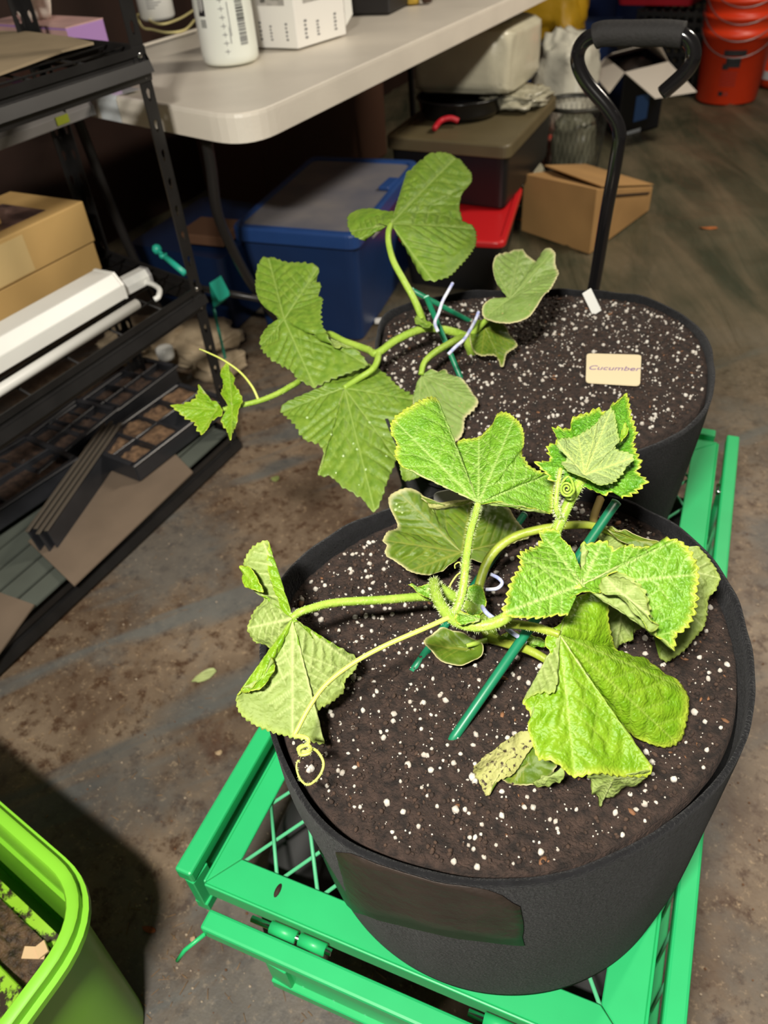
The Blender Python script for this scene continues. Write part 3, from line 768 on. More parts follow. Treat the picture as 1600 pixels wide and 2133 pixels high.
    mf = mat('white_card_inside', (214, 206, 194), .6)
    def flap(pts):
        b = MB(); b.prism(pts, (0, 0, .003), mf); b.build('flap', t)
    up = Vector((0, 0, .002))
    flap([N_+up, Rr+up, W(1451, 192, .235), W(1364, 206, .235)])
    flap([N_+up, Lf+up, W(1232, 151, .24), W(1269, 195, .24)])
    flap([Lf+up, Fr+up, W(1330, 98, .36), W(1275, 112, .33)]); flap([Rr+up, Fr+up, W(1350, 72, .40), W(1378, 100, .37)])
    cc = (N_+Fr)/2; b = MB(); b.lathe([(.085, 0), (.09, .02), (.07, .045), (.03, .06)], Vector((cc.x, cc.y, Hh-.05)), mat('dark_drum', (46, 38, 34), .4), 28); b.build('drum_inside', t)
    d = (Rr-N_).normalized(); n_ = Vector((d.y, -d.x, 0)); o = N_+n_*.0015
    def pr(u0, u1, z0, z1, m_, nm):
        b = MB(); q = [o+d*u0, o+d*u1]; b.add([Vector((q[0].x, q[0].y, z0)), Vector((q[1].x, q[1].y, z0)), Vector((q[1].x, q[1].y, z1)), Vector((q[0].x, q[0].y, z1))], [(0, 1, 2, 3)], m_); b.build(nm, t, flip=False)
    pr(.10, .19, .06, .17, mat('blue_print', (60, 96, 150), .5), 'blue_print'); pr(.02, .16, .01, .025, mat('white_print', (200, 205, 210), .5), 'white_print')
    # black perforated crate
    R = rz(-.1); cen = Vector((-.83, 4.95, 0))
    t = thing('black_crate', 'black slotted plastic crate between the open box and the orange buckets', 'crate', cen)
    b = MB(); cw, cl, ch = .34, .42, .40
    for s_ in (1, -1):
        for k in range(9):
            z0 = .02+k*.045; b.box(cen+R @ Vector((s_*cw/2, 0, z0)), (.008, cl, .02), M_black, R); b.box(cen+R @ Vector((0, s_*cl/2, z0)), (cw, .008, .02), M_black, R)
        for k in range(9):
            b.box(cen+R @ Vector((s_*cw/2, -cl/2+cl*k/8, ch/2)), (.009, .014, ch), M_black, R); b.box(cen+R @ Vector((-cw/2+cw*k/8, s_*cl/2, ch/2)), (.014, .009, ch), M_black, R)
    b.box(cen+Vector((0, 0, .006)), (cw, cl, .008), M_black, R); b.build('slotted_body', t)
    # red bins stack on the crate
    redm = mat('dark_red_plastic', (150, 26, 38), .4, var=.08)
    for k in range(3):
        b = MB(); cc = cen+Vector((-.12, .02, ch+.003+.04*k)); RR = rz(-.1)
        top = [cc+RR @ Vector((x, y, 0)) for x, y in ((.23, -.17), (.23, .17), (-.23, .17), (-.23, -.17))]
        frustum(b, rounded4(top, .04), cc.z+.13, cc.z, .84, redm); 
        frustum(b, rounded4([cc+RR @ Vector((x, y, 0)) for x, y in ((.24, -.18), (.24, .18), (-.24, .18), (-.24, -.18))], .04), cc.z+.134, cc.z+.12, 1.0, redm)
        o = b.build('red_bin', loc=cc, bevel=.003)
        tag(o, ['lowest', 'middle', 'topmost'][k]+' dark red plastic bin of the nested stack left of the orange buckets', 'bin', 'nested dark red bins')
    # orange buckets nested
    c = W(1503, 222, .0); c = Vector((c.x-.005, c.y+.15, 0)); BS = 1.2; om = mat('orange_bucket_plastic', (226, 62, 24), .38, var=.04)
    for k in range(4):
        t = thing('orange_bucket', ['lowest orange plastic bucket of the stack, with black printed label', 'second orange bucket from the floor in the nested stack', 'third orange bucket from the floor in the nested stack', 'topmost orange bucket of the nested stack'][k], 'bucket', c+Vector((0, 0, .004+.07*k)), 'nested orange buckets')
        b = MB(); z0 = .004+.07*k
        b.lathe([(r_*BS, z_*1.08) for r_, z_ in [(.118, 0), (.124, .006), (.140, .27), (.148, .272), (.149, .30), (.143, .302), (.150, .318), (.150, .345), (.156, .347), (.156, .365), (.146, .366), (.138, .30), (.120, .02)]], c+Vector((0, 0, z0)), om, 44); b.build('bucket_body', t)
        b = MB(); aa = math.atan2(-c.y, -c.x); pts = []
        for j in range(17):
            a = aa-1.45+2.9*j/16; pts.append(c+Vector((.156*BS*math.cos(a), .156*BS*math.sin(a), z0+.35-.13*math.sin(PI*j/16))))
        b.tube(pts, .0022, mat('wire_bail', (150, 150, 150), .35, .8), 6); b.build('wire_handle', t)
        if k == 0:
            def pat(bb, a0, a1, z_0, z_1, m_):
                vs = [];
                for a in np.linspace(a0, a1, 6):
                    for z in (z_0, z_1):
                        r = (.124+(.140-.124)*(z/.27))*BS+.0014; vs.append(c+Vector((r*math.cos(aa+a), r*math.sin(aa+a), z0+z)))
                bb.add(vs, [(2*i, 2*i+2, 2*i+3, 2*i+1) for i in range(5)], m_)
            b = MB(); pat(b, -.30, .34, .225, .25, M_ink); pat(b, -.2, .22, .175, .215, M_ink); pat(b, -.28, -.1, .165, .19, M_ink); b.build('logo_print', t, flip=False)
            dk = mat('dark_red_print', (150, 40, 24), .5); b = MB()
            for j in range(8): pat(b, -.30, .20, .09+j*.009, .094+j*.009, dk)
            pat(b, -.26, -.12, .045, .065, M_ink); pat(b, -.08, .04, .045, .065, dk); b.build('small_print', t, flip=False)
    b = MB(); c = W(1598, 185, .0); b.lathe([(.11, .004), (.13, .03), (.14, .13), (.13, .132)], c+Vector((.06, .08, 0)), om, 30)
    b.lathe([(.137, .05), (.1405, .09)], c+Vector((.06, .08, 0)), mat('white_print', (220, 205, 200), .5), 30, cap=False); tag(b.build('orange_tub'), 'low orange tub with white print at the right edge', 'tub')
    # dark blue drums behind
    navy = mat('navy_drum_plastic', (18, 30, 66), .4)
    for k, (px, y) in enumerate(((1190, 5.9), (1300, 6.5))):
        p = WY(px, 60, y); cc = Vector((p.x, y, .002)); b = MB()
        b.lathe([(.25, 0), (.28, .03), (.285, .3), (.295, .32), (.285, .34), (.285, .60), (.295, .62), (.285, .64), (.28, .88), (.25, .9)], cc, navy, 36)
        tag(b.build('blue_drum', loc=cc), ['dark blue drum behind the yellow bag', 'dark blue drum behind the open black box'][k], 'drum')
    c = W(1150, 160, .15); b = MB(); q = [Vector((c.x+x, c.y+y, 0)) for x, y in ((.16, .35), (.16, .8), (-.3, .8), (-.3, .35))]
    frustum(b, q, .30, .002, .88, mat('blue_bin', (38, 60, 108))); tag(b.build('blue_bin', bevel=.006), 'low blue bin between the yellow bag and the white bag', 'bin')
    # dim things behind the rack
    o = blob('orange_lump', crumple((-2.05, 1.62, .13), (.16, .14, .25), 2, .2, .7), mat('dull_orange', (190, 84, 30), .6)); tag(o, 'dull orange object in the dark behind the rack', 'bag')
    b = MB(); b.box((-1.98, 2.9, .23), (.30, 1.0, .45), mat('brown_crate', (76, 48, 32), .7)); tag(b.build('brown_chest', bevel=.01), 'dark brown chest against the wall under the table', 'chest')
    # beige cloth and paper on the floor beyond the rack
    for k, (px, py, sz, sd) in enumerate(((400, 725, (.26, .22, .07), 4), (300, 735, (.22, .2, .09), 8), (455, 770, (.12, .14, .05), 15))):
        c = W(px, py, .03); o = blob('beige_sack', crumple((c.x-.02, c.y+.03, sz[2]/2+.002), sz, sd, .2, .6, 2.6), mat('beige_cloth', (178, 160, 132), .8, var=.12, bump=.4, bscale=30))
        tag(o, ['crumpled beige sack on the floor behind the rack post', 'crumpled beige sack under the teal nozzle behind the rack', 'small beige sack on the floor beside the rack post'][k], 'sack')
    c = W(330, 740, .08); b = MB(); b.lathe([(.022, .0), (.024, .01), (.024, .03), (.018, .034)], Vector((c.x+.04, c.y-.01, .085)), M_white, 18); tag(b.build('white_puck'), 'round white plastic puck on the beige sack', 'puck')
    teal = mat('teal_plastic', (40, 175, 150)); c = W(447, 620, .30)
    b = MB(); q = [WY(436, 590, 1.42), WY(457, 630, 1.42), WY(445, 643, 1.42)]; b.prism(q, (0, .05, 0), teal); b.tube([q[2], Vector((q[2].x, q[2].y, .01))], .004, teal, 6)
    tag(b.build('teal_scoop'), 'teal plastic scoop behind the rack post', 'scoop')
storage()

# ================================================================== GARDEN CART
CO = Vector((-.362, .184, 0)); CA = math.radians(5.5)
CR = rz(CA); DZ = .30; CWd, CL = .432, .93
def CP(x, y, z): return CO+CR @ Vector((x, y, 0))+Vector((0, 0, z))
M_green = mat('green_paint', (44, 190, 112), .42, var=.06, vscale=10, coat=.15)
M_green2 = mat('green_rod', (92, 196, 140), .5)
def cart():
    t = thing('garden_cart', 'green steel mesh garden cart with black loop handle carrying both pots', 'cart', (-.15, .6, 0))
    pw = .048
    def bx(name, x0, x1, y0, y1, z0, z1, mt=M_green, bevel=.002):
        b = MB(); b.box(CP((x0+x1)/2, (y0+y1)/2, (z0+z1)/2), (x1-x0, y1-y0, z1-z0), mt, CR); return b.build(name, t, bevel=bevel)
    # deck frame plates, mitred
    def plate(name, pts):
        b = MB(); b.prism([CP(x, y, DZ-.004) for x, y in pts], (0, 0, .004), M_green)
        return b.build(name, t, bevel=.001, seg=1)
    W_, L_ = CWd, CL
    pl_, pf, pr = .024, .034, .038
    plate('deck_plate', [(0, 0), (W_, 0), (W_-pr, pf), (pl_, pf)])
    plate('deck_plate', [(0, L_), (W_, L_), (W_-pr, L_-pf), (pl_, L_-pf)])
    plate('deck_plate', [(0, .001), (pl_-.0005, pf+.001), (pl_-.0005, L_-pf), (0, L_)])
    plate('deck_plate', [(W_, .001), (W_-pr+.0005, pf+.001), (W_-pr+.0005, L_-pf), (W_, L_)])
    bx('deck_lip', 0, W_, -.003, 0, DZ-.024, DZ); bx('deck_lip', 0, W_, L_, L_+.003, DZ-.024, DZ)
    bx('deck_lip', -.003, 0, 0, L_, DZ-.024, DZ); bx('deck_lip', W_, W_+.003, 0, L_, DZ-.024, DZ)
    # lattice rods
    sp = .046
    x0, x1, y0, y1 = pl_-.004, W_-pr+.004, pf-.004, L_-pf+.004
    for s_ in (1, -1):
        th = math.radians(57)*s_; d = Vector((math.cos(th), math.sin(th))); nrm = Vector((-d.y, d.x))
        ks = range(-60, 60)
        for k in ks:
            o = Vector((x0, y0))+nrm*(k*sp*.86)
            ts = []
            for (lo, hi, oc, dc) in ((x0, x1, o.x, d.x), (y0, y1, o.y, d.y)): ts.append(sorted(((lo-oc)/dc, (hi-oc)/dc)))
            a, e = max(ts[0][0], ts[1][0]), min(ts[0][1], ts[1][1])
            if e-a > .012:
                p, q = o+d*a, o+d*e; b = MB(); zz = DZ-.007-(.003 if s_ > 0 else 0); b.tube([CP(p.x, p.y, zz), CP(q.x, q.y, zz)], .0021, M_green2, 6); b.build('deck_rod', t)
    # fold-down sides: top rail, flat frame, bottom rail, hanging outside the deck
    def side(name, p0, p1, out, z0, drop, ins=.0):
        p0, p1 = Vector(p0), Vector(p1); out = Vector(out); ex = (p1-p0).normalized()
        def PP(p, z): return CP(p.x, p.y, z)
        b = MB(); b.bar(PP(p0, z0), PP(p1, z0), .020, .020, M_green); o = b.build(name, t, bevel=.003)
        q0, q1 = p0+out*.004+ex*ins, p1+out*.004-ex*ins
        b = MB(); b.bar(PP(q0, z0-.032), PP(q1, z0-.032), .003, .044, M_green)
        b.bar(PP(q0, z0-drop), PP(q1, z0-drop), .016, .016, M_green)
        b.bar(PP(q0+ex*.012, z0-.01), PP(q0+ex*.012, z0-drop), .012, .024, M_green, (ex.x, ex.y, 0)); b.bar(PP(q1-ex*.012, z0-.01), PP(q1-ex*.012, z0-drop), .012, .024, M_green, (ex.x, ex.y, 0))
        b.build('panel_frame', t, bevel=.001, seg=1)
        n = int((p1-p0).length/.05)
        for k in range(1, n):
            p = q0+(q1-q0)*(k/n); b = MB(); b.tube([PP(p, z0-.05), PP(p, z0-drop)], .002, M_green2, 6); b.build('panel_rod', t)
    side('side_rail', (-.022, -.004), (-.022, L_), (1, 0), DZ+.004, .07, .0)
    side('side_rail', (W_+.022, -.10), (W_+.022, L_+.01), (1, 0), DZ+.004, .20)
    side('front_rail', (.018, -.030), (W_-.004, -.030), (0, -1), DZ-.010, .062, .07)
    side('rear_rail', (.018, L_+.030), (W_-.004, L_+.030), (0, 1), DZ-.010, .17)
    # hinges on the front
    for x in (.082, .114, .30, .332):
        b = MB(); b.tube([CP(x, -.0115, DZ-.009), CP(x+.028, -.0115, DZ-.009)], .0062, M_green, 12); b.build('hinge_barrel', t)
    for x in (.06, .2855): 
        b = MB(); b.tube([CP(x, -.0115, DZ-.009), CP(x+.088, -.0115, DZ-.009)], .0034, M_chrome, 10); b.build('hinge_pin', t)
    b = MB(); b.tube([CP(.022, -.040, DZ-.012), CP(.008, -.058, DZ-.02), CP(.000, -.066, DZ-.035)], .0022, M_green, 8); b.build('latch_hook', t)
    b = MB(); b.lathe([(.0048, 0), (.0048, .0006)], CP(.075, .019, DZ), mat('dark_hole', (50, 36, 26), .8), 14, CR, sx=.6, sy=1.5); b.build('slot', t)
    for y in (.22, .55, .8):
        for x in (-.0105, W_+.0105):
            b = MB(); b.tube([CP(x, y, DZ-.004), CP(x, y+.02, DZ-.004)], .004, M_chrome, 10); b.build('hinge_pin', t)
    # undercarriage
    for y in (.14, L_-.14):
        bx('axle', .04, W_-.04, y-.01, y+.01, .115, .135, M_steel_b)
        bx('axle_bracket', .10, .13, y-.02, y+.02, .13, DZ-.012, M_steel_b); bx('axle_bracket', W_-.13, W_-.10, y-.02, y+.02, .13, DZ-.012, M_steel_b)
        for x in (.045, W_-.045):
            R = CR @ rot3(0, PI/2, 0); cc = CP(x, y, .125)
            b = MB(); b.lathe([(.06, -.022), (.105, -.030), (.122, -.018), (.124, 0), (.122, .018), (.105, .030), (.06, .022)], cc, mat('tyre_rubber', (24, 24, 24), .7), 32, R); b.build('wheel', t)
    # black loop handle
    hb = MB(); yh = 1.17; M_hand = mat('black_gloss_tube', (20, 19, 20), .16, coat=.6)
    PT = [(CP(W_*.5, L_+.035, .24)), WY(1225, 640, yh-.015), WY(1237, 600, yh), WY(1262, 450, yh), WY(1284, 330, yh), WY(1290, 272, yh), WY(1268, 228, yh), WY(1222, 172, yh), WY(1203, 128, yh), WY(1212, 92, yh), WY(1245, 72, yh), WY(1320, 69, yh), WY(1405, 69, yh), WY(1437, 86, yh), WY(1445, 118, yh), WY(1428, 150, yh), WY(1380, 194, yh)]
    # keep the lower end attached to the cart
    PT[0] = Vector((PT[1].x-.01, PT[1].y-.02, .30)); 
    pts = catmull([PT[0]]+PT[1:], 8); hb.tube(pts, .0098, M_hand, 16, cap=True); hb.build('handle_tube', t)
    b = MB(); b.bar(CP(W_*.5-.05, L_+.01, .285), Vector((PT[0].x, PT[0].y, .295)), .03, .03, M_steel_b); b.build('handle_bracket', t)
    b = MB(); g = [WY(1240, 76, yh), WY(1260, 70, yh), WY(1320, 69.5, yh), WY(1380, 69, yh), WY(1424, 73, yh)]
    b.tube(catmull(g, 6), .0155, mat('foam_grip', (30, 28, 27), .8, bump=.3, bscale=200), 20); b.build('foam_grip', t)
cart()
# black plastic bag under the mesh deck
cc = CP(.2, .42, .10); o = blob('black_plastic_bag', crumple((cc.x, cc.y, .125), (.27, .46, .24), 41, .10, .45, 4), mat('crinkled_black_film', (40, 38, 38), .25, bump=.9, bscale=26, coat=.4), nu=80, nv=50)
tag(o, 'crinkled black plastic bag seen through the cart mesh', 'bag')

# ================================================================== FABRIC POTS
M_felt = mat('black_felt', (24, 24, 26), .95, var=.25, vscale=120, bump=.7, bscale=420, sheen=.08, spec=.2)
M_perl = mat('perlite', (206, 202, 192), .75, col2=(170, 160, 148), vscale=90)
M_bark = mat('bark_chip', (122, 84, 56), .8, var=.3, vscale=60)
def ico(sub):
    bm = bmesh.new(); bmesh.ops.create_icosphere(bm, subdivisions=sub, radius=1.0)
    v = np.array([x.co[:] for x in bm.verts]); f = [tuple(q.index for q in x.verts) for x in bm.faces]; bm.free(); return v, f
ICO1, ICO2 = ico(1), ico(2)
def pot(rim_px, zr, soil_px, zs, bc, br, zb, label, seed, nper, grow_=1.0):
    t = thing('fabric_pot', label, 'plant pot', (bc[0], bc[1], zb))
    global WALLV
    rim = catmull([tuple(W(x, y, zr)) for x, y in rim_px], 10, True)
    rim, _ = resample(rim, 240); cen = rim.mean(0)
    if (rim[10][0]-rim[0][0])*(cen[1]-rim[0][1])-(rim[10][1]-rim[0][1])*(cen[0]-rim[0][0]) < 0: rim = rim[::-1]
    n = len(rim); ang = np.arctan2(rim[:, 1]-cen[1], rim[:, 0]-cen[0])
    vs = []; K = 40
    for j in range(K+1):
        f = j/K
        for i in range(n):
            bx_, by_ = bc[0]+br*math.cos(ang[i]), bc[1]+br*math.sin(ang[i])
            wx, wy = bx_+(rim[i][0]-bx_)*f, by_+(rim[i][1]-by_)*f; z = zb+(rim[i][2]-zb)*f
            nn = noise.noise(Vector((math.cos(ang[i])*1.6+seed, math.sin(ang[i])*1.6, f*1.6)))
            r2 = noise.noise(Vector((math.cos(ang[i])*6+seed, math.sin(ang[i])*6, f*1.2+3)))
            b_ = (.004*math.sin(PI*f)+(.006*nn+.0025*r2)*math.sin(PI*min(f, .93)))
            vs.append((wx+math.cos(ang[i])*b_, wy+math.sin(ang[i])*b_, z+(0.003*r2 if f == 1 else 0)))
    fs = [(j*n+i, j*n+(i+1) % n, (j+1)*n+(i+1) % n, (j+1)*n+i) for j in range(K) for i in range(n)]
    # inner lip
    top = [Vector(v) for v in vs[-n:]]; base = len(vs)
    for dz, din in ((.0005, .004), (-.012, .0045), (-.030, .006)):
        for i in range(n): vs.append((top[i].x-math.cos(ang[i])*din, top[i].y-math.sin(ang[i])*din, top[i].z+dz))
    for j in range(3):
        a0 = (K*n) if j == 0 else base+(j-1)*n; a1 = base+j*n
        fs += [(a0+i, a0+(i+1) % n, a1+(i+1) % n, a1+i) for i in range(n)]
    fs.append(tuple(range(n))[::-1])
    b = MB(); b.add(vs, fs, M_felt, True); b.build('fabric_wall', t, flip=False)
    WALLV = (np.array([tuple(v) for v in vs[:(K+1)*n]]).reshape(K+1, n, 3), ang)
    # soil
    so = catmull([tuple(W(x, y, zs)) for x, y in soil_px], 10, True); so, _ = resample(so, 300); so[:, :2] = so.mean(0)[:2]+(so[:, :2]-so.mean(0)[:2])*grow_
    cs = so.mean(0); J = 90; vs = []
    def sh(x, y, r):
        p = Vector((x*28, y*28, seed)); a = noise.noise(p*.45)*.004+noise.noise(p*1.4)*.0024+noise.noise(p*4)*.0020+noise.noise(p*10)*.0016
        return zs+a*(1-.5*r)+.004*(1-r*r)
    for j in range(J+1):
        f = j/J
        for i in range(300):
            x, y = cs[0]+(so[i][0]-cs[0])*f, cs[1]+(so[i][1]-cs[1])*f; vs.append((x, y, sh(x, y, f)-(.012 if j == J else 0)))
    fs = [(j*300+i, j*300+(i+1) % 300, (j+1)*300+(i+1) % 300, (j+1)*300+i) for j in range(J) for i in range(300)]
    b = MB(); b.add(vs, fs, M_potsoil, True); b.build('soil', t, flip=True)
    rnd = random.Random(seed); b = MB(); V = []; Fs = []
    def scatter(bb, count, rmin, rmax, pw_, mt, flat, geo, sink):
        for k in range(count):
            a = rnd.random(); f = math.sqrt(rnd.random())*.97; i = int(a*300) % 300
            x, y = cs[0]+(so[i][0]-cs[0])*f, cs[1]+(so[i][1]-cs[1])*f; r = rmin+(rmax-rmin)*rnd.random()**pw_
            gv, gf = geo if r > .0012 else ICO1
            R = np.array(rot3(rnd.random()*6, rnd.random()*6, rnd.random()*6)) if not flat else np.array(rot3(rnd.uniform(-.3, .3), rnd.uniform(-.3, .3), rnd.random()*6))
            s_ = np.array([1, rnd.uniform(.65, .95), rnd.uniform(.6, .9)]) if not flat else np.array([1.5, .7, .25])
            v = gv*(1+.16*np.sin(gv*5+rnd.random()*9)[:, [1, 2, 0]])*s_*r
            v = v @ R.T+np.array([x, y, sh(x, y, f)+r*(s_[2]-sink)])
            bb.add(v, gf, mt, True)
    scatter(b, int(nper*1.5), .0006, .0031, 3.2, M_perl, False, ICO2, .45); stuff(b.build('perlite', t, flip=False))
    b = MB(); scatter(b, 70, .0010, .0040, 2.0, M_bark, True, ICO1, .1); stuff(b.build('bark_chips', t, flip=False))
    b = MB(); scatter(b, 4200, .0006, .0026, 2.0, M_crumb, False, ICO1, .35); stuff(b.build('soil_crumbs', t, flip=False))
    return t, sh, cs
M_potsoil = mat('pot_soil', (30, 22, 18), .9, col2=(66, 50, 42), vscale=130, bump=1.0, bscale=420)
M_crumb = mat('soil_crumb', (40, 30, 25), .9, col2=(76, 57, 45), vscale=200)
FR_RIM = [(541, 1385), (552, 1280), (592, 1195), (680, 1118), (800, 1060), (950, 1022), (1100, 1012), (1250, 1025), (1370, 1072), (1460, 1135), (1530, 1230), (1566, 1340), (1574, 1460), (1550, 1560), (1490, 1645), (1400, 1722), (1300, 1782), (1190, 1826), (1080, 1842), (960, 1838), (850, 1815), (730, 1768), (650, 1700), (590, 1600), (556, 1500)]
FR_SOIL = [(572, 1390), (588, 1290), (628, 1215), (720, 1140), (830, 1085), (960, 1045), (1100, 1032), (1240, 1046), (1350, 1090), (1430, 1150), (1495, 1240), (1532, 1345), (1540, 1460), (1518, 1550), (1462, 1635), (1380, 1708), (1290, 1765), (1185, 1812), (1080, 1828), (960, 1824), (860, 1802), (745, 1755), (668, 1685), (608, 1590), (582, 1500)]
FP, sh_f, cf = pot(FR_RIM, .585, FR_SOIL, .574, (-.129, .395), .188, .3015, 'black fabric grow pot in front with long grey patch', 1, 1250)
WALLV_F = WALLV
BK_RIM = [(784, 700), (800, 655), (850, 630), (950, 610), (1090, 602), (1230, 604), (1340, 618), (1425, 655), (1473, 705), (1488, 765), (1480, 838), (1440, 888), (1370, 928), (1270, 955), (1150, 975), (1020, 985), (900, 975), (830, 925), (795, 850), (780, 770)]
BK_SOIL = [(800, 705), (815, 668), (860, 645), (955, 626), (1090, 617), (1225, 619), (1330, 633), (1408, 666), (1452, 710), (1470, 765), (1462, 830), (1425, 875), (1358, 913), (1262, 940), (1150, 958), (1025, 968), (910, 958), (845, 912), (812, 845), (797, 770)]
BP, sh_b, cb_ = pot(BK_RIM, .585, BK_SOIL, .576, (-.250, .875), .190, .3015, 'black fabric grow pot behind, holding the paler sprawling cucumber plant', 2, 1500, 1.02)
# translucent patch on the front pot's wall
def pot_patch():
    Wv, an = WALLV_F; K1, n, _ = Wv.shape
    q = (Wv.reshape(-1, 3)-CAM) @ AX.T; px = (IW/2+FPX*q[:, 0]/q[:, 2]).reshape(K1, n); py = (IH/2-FPX*q[:, 1]/q[:, 2]).reshape(K1, n)
    pxy = np.stack([px, py], -1)
    top = catmull([(664, 1768), (760, 1778), (880, 1806), (990, 1838), (1085, 1884)], 4); bot = catmull([(700, 1885), (790, 1912), (880, 1935), (980, 1955), (1092, 1966)], 4)
    front = (np.cos(an)*(-.1)+np.sin(an)*(-.9)) > .1
    def find(x, y):
        # bilinear search on the wall grid
        d = np.linalg.norm(pxy-np.array([x, y]), axis=-1); d[:, ~front] = 1e9
        idx = np.argsort(d.reshape(-1))[:4]; w = 1/(d.reshape(-1)[idx]+1); w /= w.sum()
        p = (Wv.reshape(-1, 3)[idx]*w[:, None]).sum(0); a = math.atan2(p[1]-.39, p[0]+.13)
        return Vector(p)+Vector((math.cos(a), math.sin(a), 0))*.0012
    rows = [[find(*(top[i]*(1-j/5)+bot[i]*(j/5))) for i in range(len(top))] for j in range(6)]
    m = len(top); b = MB(); b.add([v for r in rows for v in r], [(j*m+i, j*m+i+1, (j+1)*m+i+1, (j+1)*m+i) for j in range(5) for i in range(m-1)], mat('grey_film_patch', (50, 42, 37), .5, var=.2, vscale=30, bump=.5, bscale=90, spec=.3), True)
    b.build('film_patch', FP, solid=.0006, flip=False)
pot_patch()

# ---- plant labels, stakes, ties
M_label = mat('cream_label', (226, 210, 172), .5)
def slab(name, pts, th, mt, label, bevel=.0015):
    b = MB(); pl = rounded4([Vector(p) for p in pts], .005, 4); b.prism(pl, th, mt); o = b.build(name, bevel=bevel*.3, seg=1); return tag(o, label, 'plant label')
zl = .583
q = [W(1222, 738, zl), W(1336, 741, zl), W(1333, 805, zl), W(1220, 798, zl)]
lt = thing('plant_label', 'cream plant label reading Cucumber lying on the rear pot soil', 'plant label', q[0])
b = MB(); b.prism(rounded4(q, .006, 4), (0, 0, .0014), M_label); b.build('card', lt)
cen = sum(q, Vector())/4+Vector((0, 0, .0016)); ex = (q[1]-q[0]).normalized(); ey = Vector((0, 0, 1)).cross(ex).normalized()
mt_ = Matrix(((ex.x, ey.x, 0, cen.x), (ex.y, ey.y, 0, cen.y), (ex.z, ey.z, 1, cen.z), (0, 0, 0, 1)))
text_mesh('handwriting', 'Cucumber', .0145, mt_, mat('faint_purple_ink', (132, 104, 150), .6), lt, .00015, .35)
a = W(1240, 655, .58)
b = MB(); p0, p1 = W(1244, 652, .579), W(1222, 606, .612)
b.bar(p0, p1, .0135, .0016, M_white, (0.3, -.8, .5)); tag(b.build('plant_label', loc=p0, bevel=.0004, seg=1), 'short white tag stuck upright at the far rim of the rear pot', 'plant label')
q = [W(905, 1072, .578), W(988, 1062, .578), W(978, 1012, .612), W(903, 1028, .612)]
slab('plant_label', q, (0, .0015, .0005), M_white, 'blank white plant label standing behind the folded leaf in the front pot')
b = MB(); c = W(860, 695-35, .0); q = W(792, 672, .0)
c = W(798, 670, .0); b.box(c+Vector((0, 0, .004)), (.05, .03, .004), M_white, rz(.5)); tag(b.build('white_scrap'), 'small white scrap on the floor left of the rear pot', 'scrap')
M_stake = mat('green_coated_stake', (24, 120, 84), .4, var=.08, vscale=60)
def stake(a, b_, r, label):
    bb = MB(); d = (b_-a).normalized(); bb.tube([a-d*.015, a, b_], r, M_stake, 14)
    tp = thing('plant_stake', label, 'stake', a); o = bb.build('rod', tp)
    bb = MB(); bb.lathe([(r*1.06, -.0012), (r*1.06, .0004), (r*.7, .001)], b_, mat('pale_cap', (150, 205, 180), .4), 14, d.to_track_quat('Z', 'Y').to_matrix()); bb.build('end_cap', tp)
stake(W(950, 1530, .578), W(1284, 1046, .69), .0038, 'green stake leaning across the front pot with its pale tip by the young leaves')
stake(W(878, 1372, .578), W(1092, 1072, .60), .0034, 'shorter green stake lying behind the crown in the front pot')
stake(W(958, 783, .578), W(888, 618, .66), .0036, 'upright green stake nearest the left rim of the rear pot')
stake(W(978, 668, .580), W(858, 604, .65), .0033, 'green stake crossing behind the upright one in the rear pot')
M_tie = mat('white_tie', (222, 224, 232), .5, col2=(150, 160, 215), vscale=90)
def tie(name_pts, r, label):
    bb = MB(); pts = catmull([tuple(W(*p)) for p in name_pts], 6); bb.tube(pts, r, M_tie, 8); tag(bb.build('twist_tie', loc=pts[0]), label, 'twist tie')
tie([(943, 590, .672), (934, 606, .668), (922, 628, .662), (914, 652, .655), (906, 672, .65), (912, 690, .648)], .0022, 'twisted white tie sticking up at the crossed stakes of the rear pot')
tie([(997, 650, .648), (990, 668, .645), (978, 690, .644), (966, 708, .645), (950, 722, .644), (934, 738, .64)], .0022, 'white and blue tie binding the stem in the rear pot')
tie([(1012, 1228, .61), (1035, 1226, .612), (1046, 1215, .613), (1038, 1204, .613), (1022, 1196, .612)], .0016, 'white tie loop behind the tall petiole in the front pot')
tie([(1004, 1262, .625), (1015, 1278, .63), (1045, 1300, .628), (1070, 1320, .626), (1092, 1334, .622), (1092, 1338, .615)], .0019, 'white and blue tie below the curved stem in the front pot')

# ================================================================== CUCUMBER PLANTS
TOPS = {
 'young': leaf_mat('leaf_young', (104, 158, 38), (128, 178, 52), (178, 208, 116), (212, 220, 84), .85, .32, .85, .25, .65, 60),
 'bright': leaf_mat('leaf_bright', (116, 164, 26), (140, 180, 40), (176, 200, 90), (206, 216, 80), .7, .32, .55, .25, .42, 50),
 'mid': leaf_mat('leaf_mid', (106, 142, 44), (130, 160, 56), (168, 192, 104), (150, 172, 84), .4, .38, .6, .22, .16, 42),
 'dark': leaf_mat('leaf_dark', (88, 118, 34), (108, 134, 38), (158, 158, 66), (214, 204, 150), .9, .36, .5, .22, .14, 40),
 'grey': leaf_mat('leaf_hairy', (136, 160, 92), (156, 176, 110), (188, 206, 112), (170, 196, 80), .5, .7, .8, .22, .5, 70),
 'glossy': leaf_mat('leaf_glossy', (84, 148, 28), (108, 168, 40), (136, 186, 70), (214, 224, 80), .95, .28, .45, .25, .75, 60),
 'worn': leaf_mat('leaf_worn', (132, 162, 78), (148, 174, 98), (178, 196, 120), (226, 214, 166), .95, .33, .45, .22, .2, 45, (182, 172, 112), .02),
}
